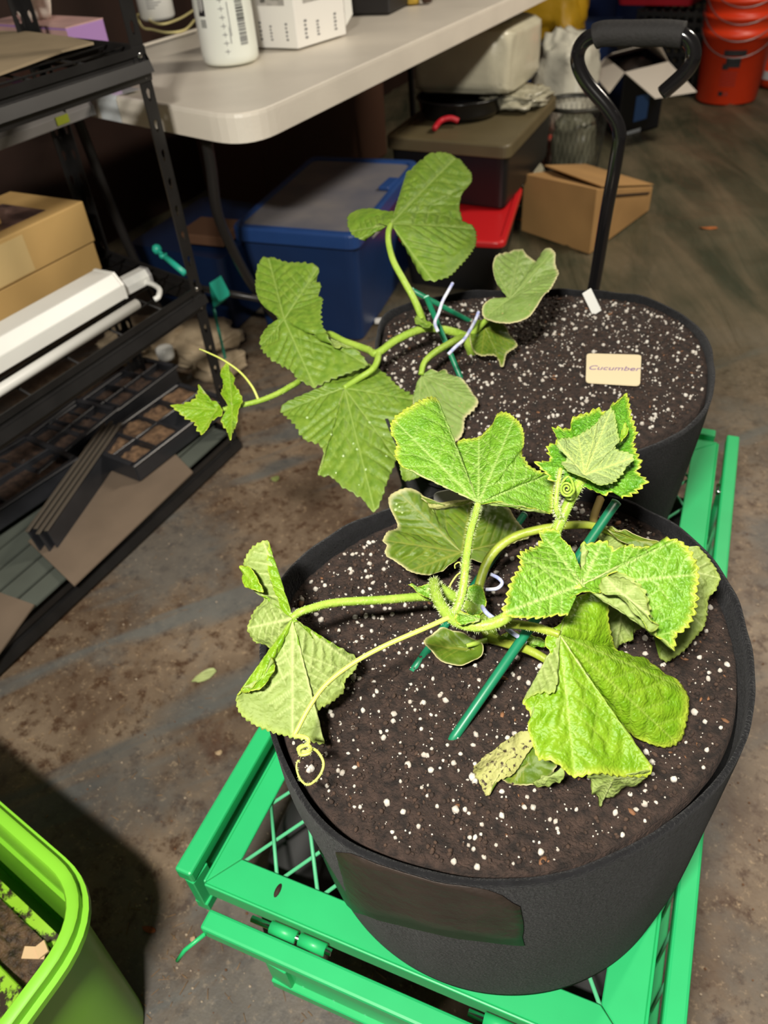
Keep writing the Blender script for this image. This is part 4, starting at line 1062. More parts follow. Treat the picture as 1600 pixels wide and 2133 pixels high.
UND = leaf_mat('leaf_underside', (140, 162, 82), (156, 176, 96), (190, 204, 132), (176, 196, 84), .6, .6, .9, .22, .5, 38)
UND_D = leaf_mat('leaf_underside_soiled', (176, 178, 104), (188, 188, 120), (204, 200, 136), (160, 156, 90), .5, .7, .6, .22, .35, 40, (66, 52, 38), .10)
TOPS['under'] = UND; TOPS['soiled'] = UND_D
def leaf(parent, ctr, outline, tips, style='mid', back='under', teeth=.0016, tooth_px=12, N=260, J=34, puff=.0022, ruffle=.0025, seed=0, label=None, flaps=(), name='leaf', quilt=.0012, dome=0.0):
    C = np.array(W(*ctr)); zc = ctr[2]
    pts = [tuple(W(p[0], p[1], zc+(p[2]*.001 if len(p) > 2 else 0.0))) for p in outline]
    ar = sum(outline[i][0]*outline[(i+1) % len(outline)][1]-outline[(i+1) % len(outline)][0]*outline[i][1] for i in range(len(outline)))
    tips = list(tips)
    if ar > 0:
        pts = pts[::-1]; tips = [len(outline)-1-t_ for t_ in tips]
    P = np.array(pts); O = catmull(P, 8, True); O, per = resample(O, N)
    tipi = [int(np.argmin(np.linalg.norm(O-P[t_], axis=1))) for t_ in tips]
    V = O-C; R = np.linalg.norm(V, axis=1)+1e-6
    dv = V/R[:, None]; dth = np.arccos(np.clip((dv*np.roll(dv, -1, 0)).sum(1), -1, 1)); th = np.concatenate([[0], np.cumsum(dth)[:-1]])
    th *= 2*PI/max(dth.sum(), 1e-3)
    r = (np.arange(J+1)/J)**.9
    FX = np.outer(r, R*np.cos(th)); FY = np.outer(r, R*np.sin(th))
    # veins in flattened leaf space
    segs = []
    for ti in tipi:
        T = np.array([R[ti]*math.cos(th[ti]), R[ti]*math.sin(th[ti])]); segs.append((np.zeros(2), T, .0011)); Ln = np.linalg.norm(T); u = T/Ln
        for k, f in enumerate((.22, .36, .50, .64, .78)):
            for s_ in (1, -1):
                a = s_*math.radians(44); dr = np.array([u[0]*math.cos(a)-u[1]*math.sin(a), u[0]*math.sin(a)+u[1]*math.cos(a)])
                q = T*(f+.04*s_); segs.append((q, q+dr*Ln*(1-f)*.62, .0006))
    F2 = np.stack([FX, FY], -1); inten = np.zeros(FX.shape); dmin = np.full(FX.shape, 9.0)
    for a, e, w in segs:
        d = e-a; L2 = (d*d).sum(); t_ = np.clip(((F2-a) @ d)/L2, 0, 1); dist = np.linalg.norm(F2-a-t_[..., None]*d, axis=-1)
        ww = w*(1-.55*t_); inten = np.maximum(inten, np.exp(-(dist/ww)**2)*(1 if w > .001 else .75)); dmin = np.minimum(dmin, dist+(0 if w > .001 else .0007))
    # teeth
    ns = max(8, int(per/(tooth_px*.00036))); ph = (np.arange(N)/N*ns) % 1.0
    rs = np.random.RandomState(seed+5); amp = teeth*(.6+.8*rs.rand(ns+1)[(np.arange(N)/N*ns).astype(int)])
    tooth = amp*(1-np.abs(ph-.35)*2)
    rf = np.minimum(1.0, R/.02)
    P3 = C[None, None]+V[None]*(r[:, None, None]*(1+(tooth*rf/R)[None, :, None]*(r[:, None, None]**10)))
    # local normals
    du = np.roll(P3, -1, 1)-np.roll(P3, 1, 1); dr_ = np.gradient(P3, axis=0); nn = np.cross(du, dr_); nn /= (np.linalg.norm(nn, axis=-1, keepdims=True)+1e-9)
    view = CAM-C; s0 = np.sign((nn[J//2] @ view).mean()) or 1; nn *= s0
    fade = np.minimum(1, r*4)[:, None]
    sg = 1.0 if style not in ('under', 'soiled') else -1.0
    h = puff*(.55 if sg > 0 else -.75)*(1-np.exp(-(dmin/.0035)**2))*fade
    arc = np.arange(N)/N
    wav = np.zeros(N)
    for k in range(4):
        fr = rs.randint(3, 9); wav += np.sin(2*PI*(arc*fr+rs.rand()))/2
    h = h+ruffle*wav[None]*(r[:, None]**3)*rf[None]
    nq = np.array([[noise.noise(Vector((FX[j, i]*190, FY[j, i]*190, seed))) for i in range(0, N)] for j in range(J+1)])
    h = h+quilt*.55*nq*fade+dome*(1-(r[:, None])**2)
    P3 = P3+nn*h[..., None]
    vs = [tuple(C+nn[1].mean(0)*h[0].mean())]+[tuple(p) for j in range(1, J+1) for p in P3[j]]
    fs = [(0, 1+i, 1+(i+1) % N) for i in range(N)]+[(1+(j-1)*N+i, 1+j*N+i, 1+j*N+(i+1) % N, 1+(j-1)*N+(i+1) % N) for j in range(1, J) for i in range(N)]
    me = D.meshes.new(name); me.from_pydata(vs, [], fs); me.materials.append(TOPS[style]); me.materials.append(TOPS[back])
    me.polygons.foreach_set('use_smooth', [True]*len(fs))
    # make the camera-side face of the unfolded middle point to the camera
    me.update(); nf = np.zeros(len(fs)*3); me.polygons.foreach_get('normal', nf); nf = nf.reshape(-1, 3)
    if (nf[:N*12] @ view).mean() < 0: me.flip_normals()
    ca = me.color_attributes.new('leafdata', 'FLOAT_COLOR', 'POINT'); arr = np.zeros((len(vs), 4)); arr[:, 3] = 1
    arr[1:, 0] = inten[1:].reshape(-1); arr[0, 0] = 1; arr[1:, 1] = np.repeat(np.clip((r[1:]-.93)/.07, 0, 1)**1.3, N)
    ca.data.foreach_set('color', arr.reshape(-1))
    uvl = me.uv_layers.new(name='UVMap'); li = np.zeros(len(me.loops), int); me.loops.foreach_get('vertex_index', li)
    fl = np.vstack([[0, 0], np.stack([FX[1:].reshape(-1), FY[1:].reshape(-1)], 1)])*10+seed*3.7
    uvl.data.foreach_set('uv', fl[li].reshape(-1))
    o = D.objects.new(name, me); COL.objects.link(o); o.parent = parent; o.location = -parent.location
    sd = o.modifiers.new('solid', 'SOLIDIFY'); sd.thickness = .0006; sd.offset = -1; sd.material_offset = 1; sd.material_offset_rim = 0
    if label: o['label'] = label
    return o
def stem(parent, pts, r0, r1, mt, name='stem', n=12, rib=.07, k=8, hair=0, hl=.0022):
    P = catmull([tuple(W(*p)) for p in pts], k); K = len(P); rs = [r0+(r1-r0)*i/(K-1) for i in range(K)]
    b = MB(); b.tube(P, rs, mt, n, True, rib); o = b.build(name, parent)
    if hair:
        hb = MB(); rd = random.Random(len(P)*7+hair)
        for _ in range(hair):
            f = rd.random()*(K-2); i = int(f); p = Vector(P[i]).lerp(Vector(P[i+1]), f-i); d = (Vector(P[i+1])-Vector(P[i])).normalized()
            a = d.orthogonal().normalized(); a.rotate(Matrix.Rotation(rd.random()*2*PI, 3, d)); q = p+a*rs[i]*.9; L_ = hl*rd.uniform(.5, 1.1); s_ = d*.00020; e = a.cross(d)*.00020
            tip = q+a*L_+d*rd.uniform(-.3, .3)*L_
            hb.add([q+s_, q-s_*.5+e, q-s_*.5-e, tip], [(0, 1, 3), (1, 2, 3), (2, 0, 3)], M_hair)
        hh = hb.build('fine_hairs', o, flip=False); stuff(hh)
    return o
M_hair = mat('plant_hair', (214, 226, 170), .6)
M_stem = mat('cucumber_stem', (142, 176, 60), .42, col2=(162, 190, 76), vscale=40, bump=.3, bscale=200)
M_stem2 = mat('older_stem', (140, 158, 44), .42, col2=(160, 174, 66), vscale=40, bump=.2, bscale=200)
M_tend = mat('tendril_skin', (196, 204, 100), .45)
FPL = thing('cucumber_plant', 'bright green cucumber plant growing in the front pot', 'plant', W(1030, 1330, .574))
# main stem and petioles
stem(FPL, [(1035, 1345, .565), (1025, 1320, .588), (1005, 1285, .612), (975, 1262, .628), (940, 1240, .640), (912, 1222, .648), (905, 1214, .654), (908, 1236, .662), (920, 1262, .667), (940, 1286, .670), (970, 1301, .673), (1010, 1303, .676), (1052, 1288, .679), (1095, 1250, .684), (1130, 1195, .692), (1150, 1130, .705), (1168, 1085, .716), (1192, 1035, .728), (1216, 992, .742)], .0048, .0036, M_stem, 'main_stem', 14, .09, 8, 1500, .0026)
stem(FPL, [(938, 1284, .668), (950, 1272, .672), (962, 1240, .680), (968, 1200, .688), (972, 1160, .694), (980, 1110, .700), (990, 1075, .702), (996, 1050, .704)], .0034, .0027, M_stem, 'petiole', 12, .09, 8, 900, .0026)
stem(FPL, [(1020, 1330, .590), (995, 1270, .605), (1000, 1215, .620), (1022, 1160, .635), (1065, 1122, .648), (1125, 1103, .656), (1190, 1094, .658), (1240, 1096, .655), (1280, 1112, .650), (1305, 1135, .648)], .0044, .0028, M_stem2, 'petiole', 12, .08)
stem(FPL, [(985, 1262, .618), (930, 1248, .628), (880, 1243, .634), (800, 1249, .641), (700, 1255, .647), (645, 1268, .651), (622, 1277, .651), (608, 1288, .650)], .0036, .0030, M_stem, 'petiole', 12, .08, 8, 450, .0012)
stem(FPL, [(1020, 1300, .645), (1060, 1300, .655), (1105, 1305, .664), (1140, 1314, .668), (1166, 1322, .669)], .0036, .0027, M_stem2, 'petiole', 12, .08, 8, 200, .0012)
stem(FPL, [(1020, 1330, .592), (1060, 1342, .603), (1100, 1354, .610), (1140, 1376, .610), (1165, 1400, .606), (1150, 1480, .592), (1110, 1545, .586)], .0040, .0026, M_stem2, 'petiole', 12, .08)
stem(FPL, [(1100, 1250, .684), (1150, 1245, .694), (1190, 1232, .704), (1211, 1220, .709)], .0026, .0022, M_stem, 'petiole', 10, .08, 6, 200, .002)
stem(FPL, [(1172, 1085, .716), (1159, 1060, .728), (1161, 1020, .738), (1168, 975, .748)], .0022, .0016, M_stem, 'petiole', 10, .08, 8, 400, .0026)
stem(FPL, [(1240, 1115, .655), (1236, 1080, .63), (1250, 1040, .60)], .003, .004, mat('dry_stem', (160, 140, 70), .6), 'dry_leaf_stalk', 8)
stem(FPL, [(1018, 1332, .592), (990, 1340, .597), (972, 1345, .598)], .0024, .0018, M_stem, 'petiole', 8)
# crown bits
for k, (c, out, z) in enumerate([((890, 1232), [(853, 1215, 4), (868, 1222), (880, 1220, 3), (893, 1217, 4), (903, 1226), (920, 1236, -2), (912, 1248, -3), (895, 1246, -3), (872, 1236, 0)], .652), ((985, 1255), [(975, 1225, 3), (1000, 1222, 4), (1012, 1245, 0), (1005, 1275, -4), (980, 1285, -6), (966, 1262, 0)], .628), ((1000, 1292), [(955, 1275, 2), (975, 1280, 3), (1000, 1284), (990, 1296), (970, 1300, -2), (950, 1294)], .684), ((1100, 1338), [(1040, 1325, 0), (1070, 1318, 4), (1100, 1322), (1128, 1330), (1136, 1342, -3), (1110, 1350, -6), (1075, 1345, -4), (1045, 1340, -3)], .605)]):
    leaf(FPL, (c[0], c[1], z), out, [0, 3], 'young', N=90, J=10, teeth=.001, tooth_px=8, seed=40+k, name='small_leaf')
# leaf A
leaf(FPL, (997, 1048, .704), [(989, 1044, -1), (965, 1025, -3), (937, 1000, 0), (906, 988, 4), (876, 980, 8), (847, 978, 11), (824, 950, 15), (828, 925, 18), (815, 905, 20), (820, 876, 24), (853, 853, 27), (881, 836, 28), (911, 829, 26), (922, 858, 18), (932, 895, 8), (942, 925, 2), (965, 920, 3), (999, 910, 6), (1025, 887, 12), (1036, 867, 15), (1050, 863, 17), (1072, 874, 18), (1088, 895, 17), (1092, 926, 13), (1090, 945, 9), (1104, 968, 5), (1122, 982, 2), (1152, 985, -6), (1150, 1030, -12), (1148, 1068, -12), (1123, 1060, -6), (1089, 1059, -3), (1061, 1050, -1), (1033, 1048, 0), (1005, 1051, 0)], [9, 12, 17, 21, 27, 5], 'young', teeth=.0018, seed=1, puff=.0026, ruffle=.002, J=44, N=420, label='pale green leaf held highest over the middle of the pot')
# leaf B cluster
leaf(FPL, (1217, 992, .742), [(1304, 817, 22), (1309, 850, 16), (1314, 875, 12), (1324, 902, 10), (1318, 925, 8), (1326, 950, 6), (1332, 968, 4), (1326, 985, 2), (1346, 998, 3), (1330, 1018, -2), (1302, 1034, -4), (1282, 1020, -5), (1262, 1030, -6), (1235, 1020, -6), (1210, 1012, -6), (1180, 1008, -6), (1155, 1003, -4), (1140, 985, -2), (1122, 966, 2), (1148, 958, 2), (1142, 931, 4), (1164, 922, 4), (1152, 890, 8), (1185, 893, 6), (1194, 874, 9), (1224, 866, 9), (1244, 858, 10), (1266, 862, 11), (1272, 842, 15), (1290, 828, 19)], [0, 8, 18, 22, 25], 'glossy', teeth=.0028, tooth_px=15, seed=2, J=34, N=420, puff=.002, label='glossy dark green toothed leaf at the growing tip')
leaf(FPL, (1218, 988, .752), [(1274, 852, 24), (1284, 894, 16), (1290, 920, 12), (1281, 938, 8), (1318, 955, 8), (1302, 975, 4), (1286, 994, 1), (1268, 1010, -2), (1242, 1014, -3), (1222, 1000, 0), (1200, 990, 0), (1184, 984, 0), (1171, 964, 2), (1182, 955, 3), (1161, 925, 8), (1180, 918, 7), (1205, 903, 10), (1246, 884, 14)], [0, 4, 14, 16, 17], 'grey', teeth=.0014, tooth_px=10, seed=3, J=40, N=360, puff=.003, label='greyish hairy young leaf folded over the growing tip')
leaf(FPL, (1300, 905, .760), [(1302, 880, 4), (1309, 895, 2), (1302, 912, 0), (1292, 925, -2), (1294, 905, 0)], [0], 'bright', N=60, J=6, seed=33, name='small_leaf', teeth=.0006)
# leaf C
leaf(FPL, (1211, 1219, .708), [(1214, 1200, 1), (1202, 1172, 3), (1185, 1145, 5), (1167, 1125, 7), (1162, 1110, 8), (1127, 1105, 10), (1131, 1125, 9), (1113, 1140, 10), (1083, 1160, 11), (1086, 1181, 10), (1066, 1214, 9), (1058, 1250, 6), (1053, 1275, 3), (1077, 1283, 1), (1099, 1284, 0), (1133, 1287, -2), (1155, 1281, -2), (1184, 1281, -3), (1180, 1256, -1), (1198, 1241, 0), (1220, 1233, 0), (1246, 1235, 0), (1262, 1212, 10), (1290, 1203, 14), (1320, 1218, 12), (1346, 1250, 5), (1352, 1282, -2), (1366, 1316, -9), (1389, 1331, -13), (1408, 1347, -17), (1408, 1322, -15), (1430, 1306, -13), (1447, 1268, -8), (1448, 1237, -3), (1453, 1197, 3), (1442, 1168, 8), (1425, 1141, 12), (1408, 1125, 16), (1391, 1124, 17), (1382, 1137, 13), (1342, 1141, 9), (1305, 1137, 9), (1280, 1147, 8), (1271, 1137, 9), (1255, 1128, 11), (1233, 1131, 11), (1211, 1133, 12), (1218, 1150, 9), (1213, 1175, 5), (1219, 1196, 2)], [5, 12, 8, 29, 34, 37, 44], 'young', teeth=.0022, tooth_px=14, seed=4, J=50, N=520, puff=.003, quilt=.0016, label='crinkled two-lobed young leaf spreading towards the right rim')
leaf(FPL, (1300, 1240, .722), [(1248, 1222, -3), (1262, 1206, 0), (1296, 1200, 2), (1326, 1220, 2), (1347, 1248, 0), (1352, 1280, -3), (1366, 1312, -10), (1340, 1292, -7), (1312, 1264, -5), (1284, 1244, -4), (1260, 1238, -4)], [1, 3, 5], 'under', 'young', teeth=.0012, seed=5, N=160, J=14, puff=.001, quilt=.001, name='rolled_leaf_margin')
# leaf D
leaf(FPL, (1166, 1322, .668), [(1150, 1313, -3), (1162, 1306, 0), (1176, 1286, -1), (1188, 1255, -2), (1216, 1240, 0), (1257, 1240, -3), (1262, 1280, -10), (1272, 1322, -22), (1283, 1352, -38), (1306, 1375, -52), (1347, 1374, -58), (1374, 1394, -60), (1400, 1411, -64), (1422, 1432, -68), (1427, 1465, -72), (1423, 1517, -80), (1412, 1548, -84), (1381, 1555, -84), (1340, 1540, -80), (1300, 1520, -74), (1308, 1545, -52), (1334, 1583, -50), (1357, 1600, -50), (1344, 1614, -54), (1302, 1616, -50), (1250, 1610, -42), (1197, 1617, -44), (1175, 1606, -42), (1149, 1585, -38), (1122, 1580, -40), (1108, 1547, -34), (1100, 1510, -28), (1105, 1487, -26), (1091, 1460, -24), (1122, 1442, -16), (1156, 1436, -10), (1162, 1394, -10), (1152, 1364, -8), (1139, 1345, -6), (1142, 1328, -4)], [4, 13, 16, 22, 26, 33], 'bright', teeth=.0013, tooth_px=14, seed=6, J=56, N=460, puff=.0034, quilt=.0012, ruffle=.0015, label='largest bright leaf drooping to the soil at the front right')
leaf(FPL, (1280, 1620, .616), [(1227, 1612, 0), (1260, 1612, 4), (1300, 1616, 2), (1346, 1606, 4), (1352, 1610, 0), (1344, 1622, -6), (1306, 1648, -18), (1262, 1660, -26), (1250, 1681, -34), (1242, 1664, -28), (1234, 1642, -18)], [8, 5], 'under', 'bright', teeth=.001, seed=7, N=140, J=14, name='folded_leaf_tip', puff=.001)
leaf(FPL, (1150, 1615, .622), [(1171, 1598, 4), (1174, 1622, 0), (1156, 1634, -8), (1117, 1642, -16), (1119, 1622, -12), (1145, 1612, -4)], [4], 'under', 'bright', teeth=.0008, seed=8, N=100, J=10, name='folded_leaf_tip', puff=.001)
# leaf E
leaf(FPL, (1318, 1160, .650), [(1252, 1098, -2), (1270, 1100, 2), (1302, 1104, 6), (1330, 1117, 6), (1374, 1136, 4), (1430, 1140, 2), (1452, 1137, 4), (1468, 1150, 2), (1486, 1175, -4), (1499, 1203, -12), (1492, 1228, -18), (1478, 1246, -22), (1477, 1275, -28), (1467, 1306, -36), (1446, 1331, -42), (1424, 1356, -50), (1392, 1378, -58), (1374, 1372, -60), (1377, 1344, -52), (1362, 1318, -46), (1339, 1309, -44), (1321, 1319, -48), (1321, 1334, -52), (1299, 1338, -54), (1280, 1350, -56), (1266, 1316, -46), (1255, 1269, -32), (1254, 1237, -24), (1256, 1170, -8), (1246, 1120, -4)], [6, 9, 13, 17, 24], 'under', 'mid', teeth=.001, seed=9, J=44, N=380, puff=.0035, quilt=.001, ruffle=.001, label='pale underside of the leaf curling over the right rim')
leaf(FPL, (1330, 1126, .664), [(1262, 1100, -6), (1290, 1106, 0), (1302, 1103, 3), (1335, 1118, 3), (1378, 1133, 0), (1376, 1142, -3), (1340, 1140, -4), (1300, 1130, -5), (1275, 1114, -6)], [4, 0], 'dark', 'under', teeth=.0006, seed=10, N=120, J=10, name='rolled_leaf_margin')
# leaf F
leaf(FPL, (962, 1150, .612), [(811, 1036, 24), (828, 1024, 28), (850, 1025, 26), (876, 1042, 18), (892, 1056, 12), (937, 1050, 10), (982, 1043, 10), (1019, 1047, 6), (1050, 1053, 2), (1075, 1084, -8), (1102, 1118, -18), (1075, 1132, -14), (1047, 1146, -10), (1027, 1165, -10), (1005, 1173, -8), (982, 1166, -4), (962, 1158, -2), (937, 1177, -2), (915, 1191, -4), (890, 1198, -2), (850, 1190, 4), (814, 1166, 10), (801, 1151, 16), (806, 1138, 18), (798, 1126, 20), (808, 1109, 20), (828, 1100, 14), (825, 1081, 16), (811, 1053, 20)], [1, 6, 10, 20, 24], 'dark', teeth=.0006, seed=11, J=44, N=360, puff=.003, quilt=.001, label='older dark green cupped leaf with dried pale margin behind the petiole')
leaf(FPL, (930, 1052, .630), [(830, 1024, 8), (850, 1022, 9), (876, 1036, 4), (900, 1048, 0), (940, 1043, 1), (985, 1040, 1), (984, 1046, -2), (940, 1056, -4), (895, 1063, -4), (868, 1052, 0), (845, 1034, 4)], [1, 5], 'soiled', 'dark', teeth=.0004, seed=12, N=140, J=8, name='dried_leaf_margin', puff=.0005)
# leaf G
leaf(FPL, (610, 1288, .650), [(597, 1272, 2), (572, 1230, 10), (558, 1181, 18), (560, 1131, 26), (549, 1128, 27), (522, 1142, 26), (503, 1175, 18), (505, 1196, 10), (513, 1222, 2), (538, 1235, 0), (545, 1251, -4), (529, 1266, -6), (516, 1308, -14), (529, 1340, -22), (556, 1350, -26), (568, 1356, -22), (566, 1383, -20), (553, 1402, -20), (529, 1431, -22), (497, 1441, -26), (496, 1477, -34), (519, 1503, -40), (571, 1526, -46), (610, 1535, -50), (650, 1543, -54), (673, 1548, -56), (668, 1516, -52), (661, 1484, -46), (690, 1462, -46), (714, 1444, -46), (720, 1418, -42), (740, 1390, -42), (737, 1366, -38), (688, 1350, -28), (640, 1326, -14), (621, 1301, -3)], [4, 12, 19, 23, 25, 31], 'under', 'bright', teeth=.0014, seed=13, J=50, N=420, puff=.0034, quilt=.0012, ruffle=.0015, label='pale underside of the leaf hanging over the left rim')
leaf(FPL, (550, 1410, .634), [(566, 1372, 4), (572, 1392, 2), (562, 1412, -2), (545, 1432, -2), (520, 1440, -6), (500, 1438, -8), (529, 1424, -2), (553, 1398, 2)], [5], 'bright', 'under', teeth=.0012, seed=14, N=100, J=8, name='rolled_leaf_margin', puff=.0005)
leaf(FPL, (520, 1205, .672), [(504, 1180, 2), (520, 1182, 4), (534, 1200, 2), (548, 1232, -4), (530, 1228, -4), (512, 1222, -6), (503, 1198, -2)], [0], 'bright', 'under', teeth=.001, seed=15, N=80, J=8, name='rolled_leaf_margin', puff=.0005)
# cotyledon H, soil leaves I
leaf(FPL, (985, 1345, .596), [(884, 1340, 6), (893, 1323, 7), (921, 1311, 5), (949, 1315, 3), (977, 1326, 1), (1002, 1340, 0), (1005, 1360, -1), (988, 1376, -3), (963, 1385, -2), (937, 1382, 0), (906, 1366, 4)], [0], 'dark', 'under', teeth=.0003, seed=16, N=160, J=20, puff=.001, dome=-.006, label='small rounded seed leaf lying over the soil')
leaf(FPL, (1070, 1565, .596), [(1104, 1524, 6), (1070, 1536, 8), (1029, 1566, 6), (988, 1592, 2), (1001, 1630, -8), (1014, 1656, -14), (1025, 1637, -10), (1047, 1620, -6), (1070, 1611, -4), (1094, 1574, 0), (1110, 1551, 4)], [3, 5], 'soiled', 'dark', teeth=.0008, seed=17, N=200, J=22, puff=.002, label='yellowing soil-specked leaf lying on the soil')
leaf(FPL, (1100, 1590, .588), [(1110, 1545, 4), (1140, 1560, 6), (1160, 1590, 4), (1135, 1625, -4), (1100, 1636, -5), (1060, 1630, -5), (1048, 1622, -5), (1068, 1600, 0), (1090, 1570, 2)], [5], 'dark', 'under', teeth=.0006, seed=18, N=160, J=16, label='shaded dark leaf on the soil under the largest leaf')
# tendrils
stem(FPL, [(938, 1285, .672), (880, 1311, .670), (800, 1346, .664), (735, 1382, .658), (680, 1425, .652), (645, 1472, .646), (622, 1515, .640), (614, 1532, .638), (630, 1534, .640), (642, 1540, .640), (640, 1552, .636), (626, 1555, .632), (622, 1562, .630), (636, 1566, .630), (648, 1560, .634), (640, 1552, .638), (624, 1560, .634), (626, 1572, .630), (642, 1570, .630), (652, 1560, .632), (665, 1570, .628), (674, 1590, .624), (668, 1612, .620), (652, 1630, .616), (638, 1634, .614), (625, 1622, .614), (618, 1602, .616), (619, 1588, .618), (624, 1584, .620)], .0019, .0006, M_tend, 'tendril', 8, 0, 6, 260, .0014)
stem(FPL, [(935, 1228, .640), (940, 1215, .645), (952, 1198, .650), (962, 1190, .655), (958, 1172, .66), (948, 1176, .66), (948, 1184, .66)], .0009, .0005, M_tend, 'tendril', 6, 0)
sp_ = [(1181+r_*math.cos(a), 1018+r_*math.sin(a)*1.1, .742) for a, r_ in [(k*.7, 15-k*.62) for k in range(22)]]
stem(FPL, [(1172, 1075, .718), (1163, 1050, .728), (1165, 1015, .738), (1185, 992, .742)]+sp_, .0011, .0007, M_stem, 'tendril', 6, 0, 3)

BPL = thing('cucumber_plant', 'sprawling cucumber plant growing out over the left rim of the rear pot', 'plant', W(975, 715, .576))
stem(BPL, [(985, 745, .570), (978, 722, .590), (965, 700, .606), (940, 690, .616), (905, 684, .624), (885, 684, .628), (855, 694, .628), (820, 712, .624), (785, 736, .618), (765, 728, .616), (720, 712, .615), (680, 696, .615), (650, 730, .610), (630, 785, .606), (600, 808, .606), (565, 826, .606), (530, 838, .606), (495, 846, .607), (465, 853, .608)], .0062, .0026, M_stem, 'main_stem', 12, .08, 8, 300, .002)
stem(BPL, [(885, 682, .630), (876, 655, .640), (862, 622, .654), (840, 582, .672), (820, 545, .688), (810, 510, .700), (809, 485, .708), (814, 468, .712)], .0050, .0036, M_stem, 'petiole', 12, .08)
stem(BPL, [(788, 736, .618), (786, 752, .616), (775, 770, .612), (745, 790, .606), (717, 808, .602)], .0045, .0035, M_stem, 'petiole', 10)
stem(BPL, [(680, 696, .616), (640, 690, .628), (605, 672, .640), (590, 664, .646)], .0034, .003, M_stem, 'petiole', 10)
stem(BPL, [(968, 700, .606), (940, 714, .616), (905, 735, .622), (884, 755, .620), (877, 780, .614)], .0048, .0034, M_stem, 'petiole', 10)
stem(BPL, [(970, 698, .606), (990, 690, .615), (1010, 670, .63), (1050, 640, .65), (1065, 620, .66)], .0040, .003, M_stem, 'petiole', 10)
stem(BPL, [(538, 832, .608), (525, 805, .62), (500, 775, .63), (465, 750, .64), (430, 733, .645), (415, 727, .65)], .0017, .0008, M_tend, 'tendril', 8, 0)
leaf(BPL, (888, 676, .640), [(868, 660, 4), (880, 664, 2), (890, 668, 2), (898, 676, 0), (892, 684, -2), (878, 680, 0), (866, 672, 2)], [0], 'mid', N=80, J=8, teeth=.003, tooth_px=8, seed=60, name='small_leaf')
leaf(BPL, (814, 466, .712), [(812, 444, -2), (843, 428, -6), (856, 392, -4), (844, 364, 6), (876, 338, 8), (913, 322, 6), (950, 325, -2), (972, 353, -14), (980, 380, -22), (961, 406, -24), (952, 443, -28), (966, 465, -34), (990, 473, -38), (988, 512, -44), (961, 550, -48), (934, 576, -50), (902, 587, -50), (881, 566, -44), (864, 534, -36), (868, 512, -30), (855, 497, -22), (828, 481, -8), (796, 470, -2), (770, 486, -14), (752, 499, -22), (732, 483, -18), (726, 455, -10), (743, 443, -6), (775, 441, -4)], [3, 6, 12, 16, 25], 'mid', teeth=.0030, tooth_px=26, seed=20, J=44, N=300, puff=.005, quilt=.0016, ruffle=.003, label='upright leaf standing highest on the rear plant')
leaf(BPL, (592, 665, .648), [(562, 542, 20), (594, 547, 22), (637, 552, 20), (663, 560, 16), (660, 582, 10), (669, 592, 8), (663, 613, 4), (671, 635, 2), (668, 672, -2), (690, 712, -10), (732, 722, -20), (764, 757, -32), (732, 773, -34), (690, 789, -38), (653, 805, -42), (626, 794, -38), (610, 773, -34), (573, 752, -32), (547, 720, -26), (557, 679, -10), (580, 664, -2), (552, 640, 2), (536, 613, 8), (533, 587, 12), (541, 560, 16)], [0, 3, 11, 14, 18], 'mid', teeth=.0030, tooth_px=26, seed=21, J=44, N=300, puff=.005, quilt=.0018, ruffle=.003, label='folded leaf in front of the blue tote')
leaf(BPL, (717, 808, .602), [(752, 765, -6), (791, 778, -6), (828, 805, -8), (860, 831, -10), (850, 874, -20), (830, 916, -30), (825, 953, -36), (807, 1001, -44), (782, 1064, -56), (754, 1038, -52), (717, 1017, -46), (690, 993, -42), (664, 986, -40), (676, 945, -30), (668, 927, -28), (637, 916, -28), (616, 884, -22), (589, 857, -20), (596, 840, -14), (626, 826, -8), (669, 810, -2), (695, 794, 0)], [3, 6, 8, 12, 17], 'mid', teeth=.0030, tooth_px=26, seed=22, J=44, N=320, puff=.005, quilt=.002, ruffle=.002, label='largest hanging leaf of the rear plant, with water drops')
leaf(BPL, (878, 782, .612), [(895, 776, 0), (915, 776, 0), (940, 778, -4), (966, 799, -10), (982, 815, -12), (995, 842, -16), (968, 872, -22), (962, 906, -26), (940, 922, -28), (908, 905, -26), (871, 863, -18), (861, 837, -12), (866, 805, -6)], [3, 5, 8, 10], 'worn', teeth=.0014, tooth_px=18, seed=23, J=30, N=220, puff=.003, label='greyish green leaf between the two pots')
leaf(BPL, (868, 965, .600), [(840, 955, 0), (895, 950, 0), (905, 975, -6), (885, 988, -10), (845, 1002, -14), (838, 985, -8)], [4], 'mid', teeth=.001, seed=24, J=14, N=100, label='small leaf tip showing under the front plant')
leaf(BPL, (1062, 622, .668), [(1035, 590, 2), (1027, 552, 8), (1046, 528, 10), (1083, 516, 10), (1096, 532, 6), (1120, 545, 2), (1136, 524, 12), (1151, 526, 14), (1157, 550, 8), (1163, 571, 10), (1143, 608, 6), (1115, 645, 2), (1083, 667, -4), (1046, 675, -10), (1009, 662, -12), (1010, 640, -8), (1034, 624, -4), (1055, 620, -2)], [1, 3, 7, 9, 14], 'worn', teeth=.0008, seed=25, J=34, N=260, puff=.003, label='cupped leaf with dried cream margin above the rear pot rim')
leaf(BPL, (1010, 680, .618), [(982, 674, 0), (1009, 667, 2), (1046, 675, 0), (1062, 693, -8), (1076, 722, -18), (1056, 736, -20), (1047, 764, -28), (1035, 741, -20), (1003, 743, -20), (982, 720, -14)], [4, 6, 8], 'dark', teeth=.001, seed=26, J=24, N=180, label='shaded leaf below the cupped one')
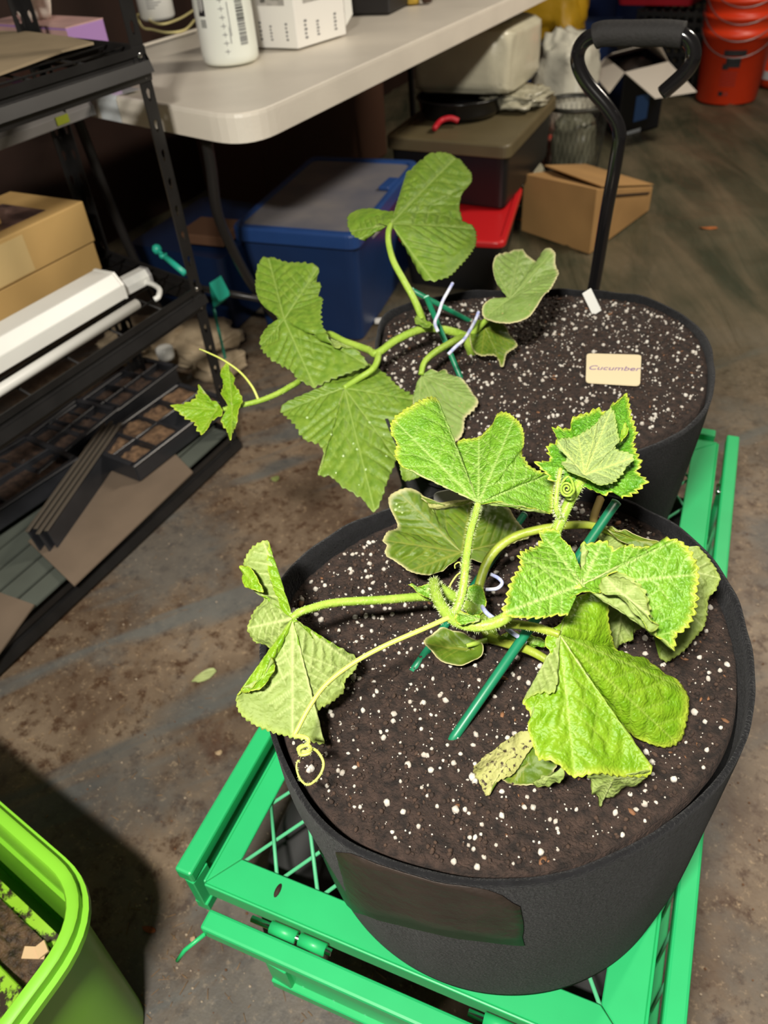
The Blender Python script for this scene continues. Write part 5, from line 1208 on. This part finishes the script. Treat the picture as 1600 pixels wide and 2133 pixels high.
leaf(BPL, (452, 853, .610), [(361, 847, 6), (388, 840, 6), (408, 831, 8), (416, 803, 12), (424, 820, 10), (437, 831, 8), (456, 844, 2), (463, 862, 0), (442, 874, -2), (430, 895, -6), (418, 901, -8), (406, 880, -4), (386, 867, 0)], [0, 3, 10], 'bright', teeth=.003, tooth_px=22, seed=27, J=24, N=180, label='small leaf at the very tip of the rear plant runner')
leaf(BPL, (484, 846, .612), [(477, 762, 20), (482, 780, 16), (486, 800, 12), (504, 831, 4), (499, 852, 0), (488, 884, -8), (483, 919, -16), (470, 890, -10), (462, 874, -6), (475, 847, 0), (462, 821, 6), (467, 794, 10), (459, 778, 16)], [0, 6], 'bright', teeth=.0024, tooth_px=22, seed=28, J=24, N=180, label='narrow folded leaf next to the runner tip')
# water drops on leaf
M_drop = mat('water_drop', (176, 200, 140), .03, coat=1.0)

# ================================================================== GREEN PLANTER (bottom left)
def planter():
    h = .33; mg = mat('lime_plastic', (134, 206, 54), .38, coat=.2, var=.03); mg2 = mg
    corner = W(182, 1880, h)
    e1 = (W(0, 1703, h)-W(150, 1835, h)).normalized()      # along the rim going up-left
    e2 = (W(60, 2133, h)-W(175, 1975, h)).normalized()     # towards the viewer
    t = thing('lime_planter', 'lime green plastic planter box with dark soil at the bottom left', 'planter', (corner.x-.2, corner.y-.15, 0))
    A = corner+(-e1)*.012+(-e2)*.012
    c4 = [A, A+e2*.34, A+e2*.34+e1*.62, A+e1*.62]
    cen = sum(c4, Vector())/4
    def ring(off, z, k=1.0, r=.075):
        cc = [cen+(p-cen)*k for p in c4]
        # inset
        out = []
        for i in range(4):
            p = cc[i]; a = (cc[i-1]-p).normalized(); e = (cc[(i+1) % 4]-p).normalized(); out.append(p+(a+e)*off)
        return [Vector((p.x, p.y, z)) for p in rounded4(out, max(r-off, .02), 10)]
    prof = [(0.026, .003, 1), (.012, h-.022, 1), (-.006, h-.022, 1), (-.006, h-.014, 1), (.000, h-.013, 1), (.000, h-.002, 1), (.003, h, 1), (.011, h, 1), (.013, h-.003, 1), (.015, h-.075, 1), (.019, h-.079, 1), (.026, h-.19, 1)]
    b = MB(); vs = []; n = None
    for off, z, k in prof:
        rg = ring(off, z); n = len(rg); vs += rg
    fs = [(j*n+i, j*n+(i+1) % n, (j+1)*n+(i+1) % n, (j+1)*n+i) for j in range(len(prof)-1) for i in range(n)]
    b.add(vs, fs+[tuple(range(n))[::-1]], mg, True); o = b.build('planter_body', t, flip=True)
    em = o.modifiers.new('edge', 'EDGE_SPLIT'); em.split_angle = .6
    # lime inner ledge with spilled soil, and soil surface
    ms = D.materials.new('soiled_lime'); ms.use_nodes = True; N = ms.node_tree.nodes; L = ms.node_tree.links; bs = N['Principled BSDF']
    tc = N.new('ShaderNodeTexCoord'); n1 = N.new('ShaderNodeTexNoise'); n1.inputs['Scale'].default_value = 38; n1.inputs['Detail'].default_value = 9; n1.inputs['Roughness'].default_value = .72
    L.new(tc.outputs['Object'], n1.inputs['Vector']); rp = N.new('ShaderNodeValToRGB'); L.new(n1.outputs['Fac'], rp.inputs['Fac'])
    rp.color_ramp.elements[0].position = .45; rp.color_ramp.elements[0].color = lin((50, 38, 26)); rp.color_ramp.elements[1].position = .5; rp.color_ramp.elements[1].color = lin((150, 200, 50))
    L.new(rp.outputs['Color'], bs.inputs['Base Color']); bs.inputs['Roughness'].default_value = .5
    rg = ring(.031, h-.115)
    def surf(z, f0, f1, mt, amp, name, st=False):
        b = MB(); nx, ny = 90, 60; P0 = c4[0]; ux, uy = (c4[3]-c4[0]), (c4[1]-c4[0]); vs = []
        for j in range(ny+1):
            for i in range(nx+1):
                u = .10+.82*i/nx; v = f0+(f1-f0)*j/ny; p = P0+ux*u+uy*v
                vs.append(Vector((p.x, p.y, z+amp*noise.noise(Vector((p.x*60, p.y*60, 0)))+amp*.7*noise.noise(Vector((p.x*190, p.y*190, 3)))+.010*noise.noise(Vector((p.x*8, p.y*8, 9))))))
        b.add(vs, [(j*(nx+1)+i, j*(nx+1)+i+1, (j+1)*(nx+1)+i+1, (j+1)*(nx+1)+i) for j in range(ny) for i in range(nx)], mt, True)
        return b.build(name, t, flip=False)
    surf(h-.150, .125, .88, ms, .001, 'inner_tray')
    dark = mat('wet_compost', (44, 32, 22), .6, col2=(104, 78, 54), vscale=90, bump=1.0, bscale=200)
    surf(h-.142, .165, .30, dark, .005, 'compost')
    # raised lime lid between
    b = MB(); P0 = c4[0]; ux, uy = (c4[3]-c4[0]), (c4[1]-c4[0])
    pl = [P0+ux*.085+uy*.29, P0+ux*.92+uy*.29, P0+ux*.92+uy*.86, P0+ux*.085+uy*.86]
    b.prism([Vector((p.x, p.y, h-.140)) for p in pl], (0, 0, .018), ms); b.build('tray_lid', t, bevel=.004)
    b = MB(); cc = W(72, 1985, h-.134); b.box(cc, (.024, .012, .003), mat('tan_chip', (214, 178, 138), .7), rot3(.1, .2, .5)); b.box(cc+Vector((.006, .006, .002)), (.012, .014, .003), mat('tan_chip', (214, 178, 138)), rot3(.1, -.2, 1.1)); b.build('wood_chip', t)
planter()

# ================================================================== SMALL LITTER ON THE FLOOR
def litter():
    zf = lambda x, y: floor_noise(x, y)-.006
    rd = random.Random(5); b = MB()
    for _ in range(420):
        if rd.random() < .7: px, py = rd.uniform(150, 640), rd.uniform(1000, 2133)
        else: px, py = rd.uniform(1440, 1600), rd.uniform(900, 2133)
        p = W(px, py, 0); r = .0006+.0020*rd.random()**2.5; v = ICO1[0]*np.array([1, .8, .7])*r+np.array([p.x, p.y, zf(p.x, p.y)+r*.5]); b.add(v, ICO1[1], mat('floor_grit', (190, 172, 150), .8) if rd.random() < .55 else M_bark, True)
    o = stuff(b.build('scattered_crumbs', flip=False)); tag(o, 'perlite grains and crumbs scattered over the floor sheet', 'debris')
    def chip(px, py, sx_, sy_, col, nm, label, yaw):
        p = W(px, py, 0); bb = MB(); n = 14; z = zf(p.x, p.y)+.003
        R = rz(yaw); pts = [Vector((p.x, p.y, z))+R @ Vector((sx_*math.cos(2*PI*k/n)*(1+.12*math.sin(3*k)), sy_*math.sin(2*PI*k/n), .002*math.sin(k))) for k in range(n)]
        bb.prism(pts, (0, 0, .0012), mat(nm, col, .6, var=.15, vscale=40)); tag(bb.build(nm, loc=p), label, 'debris')
    chip(425, 1406, .022, .010, (186, 200, 130), 'fallen_leaf', 'pale green fallen leaf lying alone on the floor sheet', 1.05)
    chip(573, 996, .010, .009, (130, 140, 80), 'leaf_scrap', 'small olive leaf scrap on the floor beyond the fallen leaf', .4)
    chip(1475, 479, .030, .010, (170, 100, 50), 'orange_leaf', 'orange brown leaf on the dark sheet right of the cardboard box', .2)
    chip(402, 1956, .0035, .0035, (214, 184, 150), 'tan_pebble', 'tan pebble on the floor left of the cart corner', .2)
    chip(310, 1935, .010, .004, (150, 80, 40), 'rust_chip', 'rusty brown chip in the shadow of the planter', .2)
    chip(455, 1566, .006, .004, (190, 165, 130), 'bark_bit', 'tan bark bit on the floor left of the hanging leaf', .5)
    chip(1085, 462, .03, .012, (180, 110, 60), 'wood_bit', 'orange wood bit on the floor beside the red lidded tote', .3)
litter()
def twigs():
    rd = random.Random(9); b = MB(); mt = mat('dry_twig', (150, 120, 86), .8, var=.2, vscale=50)
    for _ in range(150):
        px, py = (rd.uniform(240, 820), rd.uniform(1880, 2133)) if rd.random() < .6 else (rd.uniform(0, 560), rd.uniform(1150, 1800))
        p = W(px, py, 0); z = floor_noise(p.x, p.y)-.006+.0012; a = rd.random()*6.28; L_ = rd.uniform(.002, .009)
        d = Vector((math.cos(a), math.sin(a), 0))*L_; q = Vector((p.x, p.y, z)); b.tube([q-d, q+Vector((0, 0, .0004)), q+d], rd.uniform(.0003, .0007), mt, 5)
    o = stuff(b.build('scattered_twigs', flip=False)); tag(o, 'thin dry twigs and shreds scattered over the floor sheet', 'debris')
twigs()
def drops():
    from mathutils.bvhtree import BVHTree
    for nm, pts in (('largest hanging leaf', [(736, 924), (744, 936), (762, 978), (700, 985), (748, 1010), (690, 905), (800, 905), (770, 880), (640, 870), (715, 950), (805, 950), (820, 880)]), ('cupped leaf', [(1078, 538), (1074, 548), (1082, 552), (1070, 560), (1060, 575), (1095, 560), (1090, 600)]), ('older dark', [(826, 1050), (832, 1056), (824, 1062), (838, 1068)])):
        o = [x for x in D.objects if x.name.startswith('leaf') and nm in x.get('label', '')][0]
        bv = BVHTree.FromPolygons([v.co[:] for v in o.data.vertices], [tuple(p.vertices) for p in o.data.polygons]); b = MB(); rd = random.Random(len(pts))
        for px, py in pts:
            h, n_, _, _ = bv.ray_cast(Vector(CAM), Vector(_ray(px, py)).normalized())
            if h is None: continue
            if n_.dot(Vector(CAM)-h) < 0: n_ = -n_
            r = rd.uniform(.0009, .0022); M3 = n_.to_track_quat('Z', 'Y').to_matrix()
            b.lathe([(r, -.0003), (r*.92, r*.25), (r*.6, r*.5), (r*.05, r*.6)], h, M_drop, 12, M3)
        stuff(b.build('water_drops', o, flip=True))
drops()
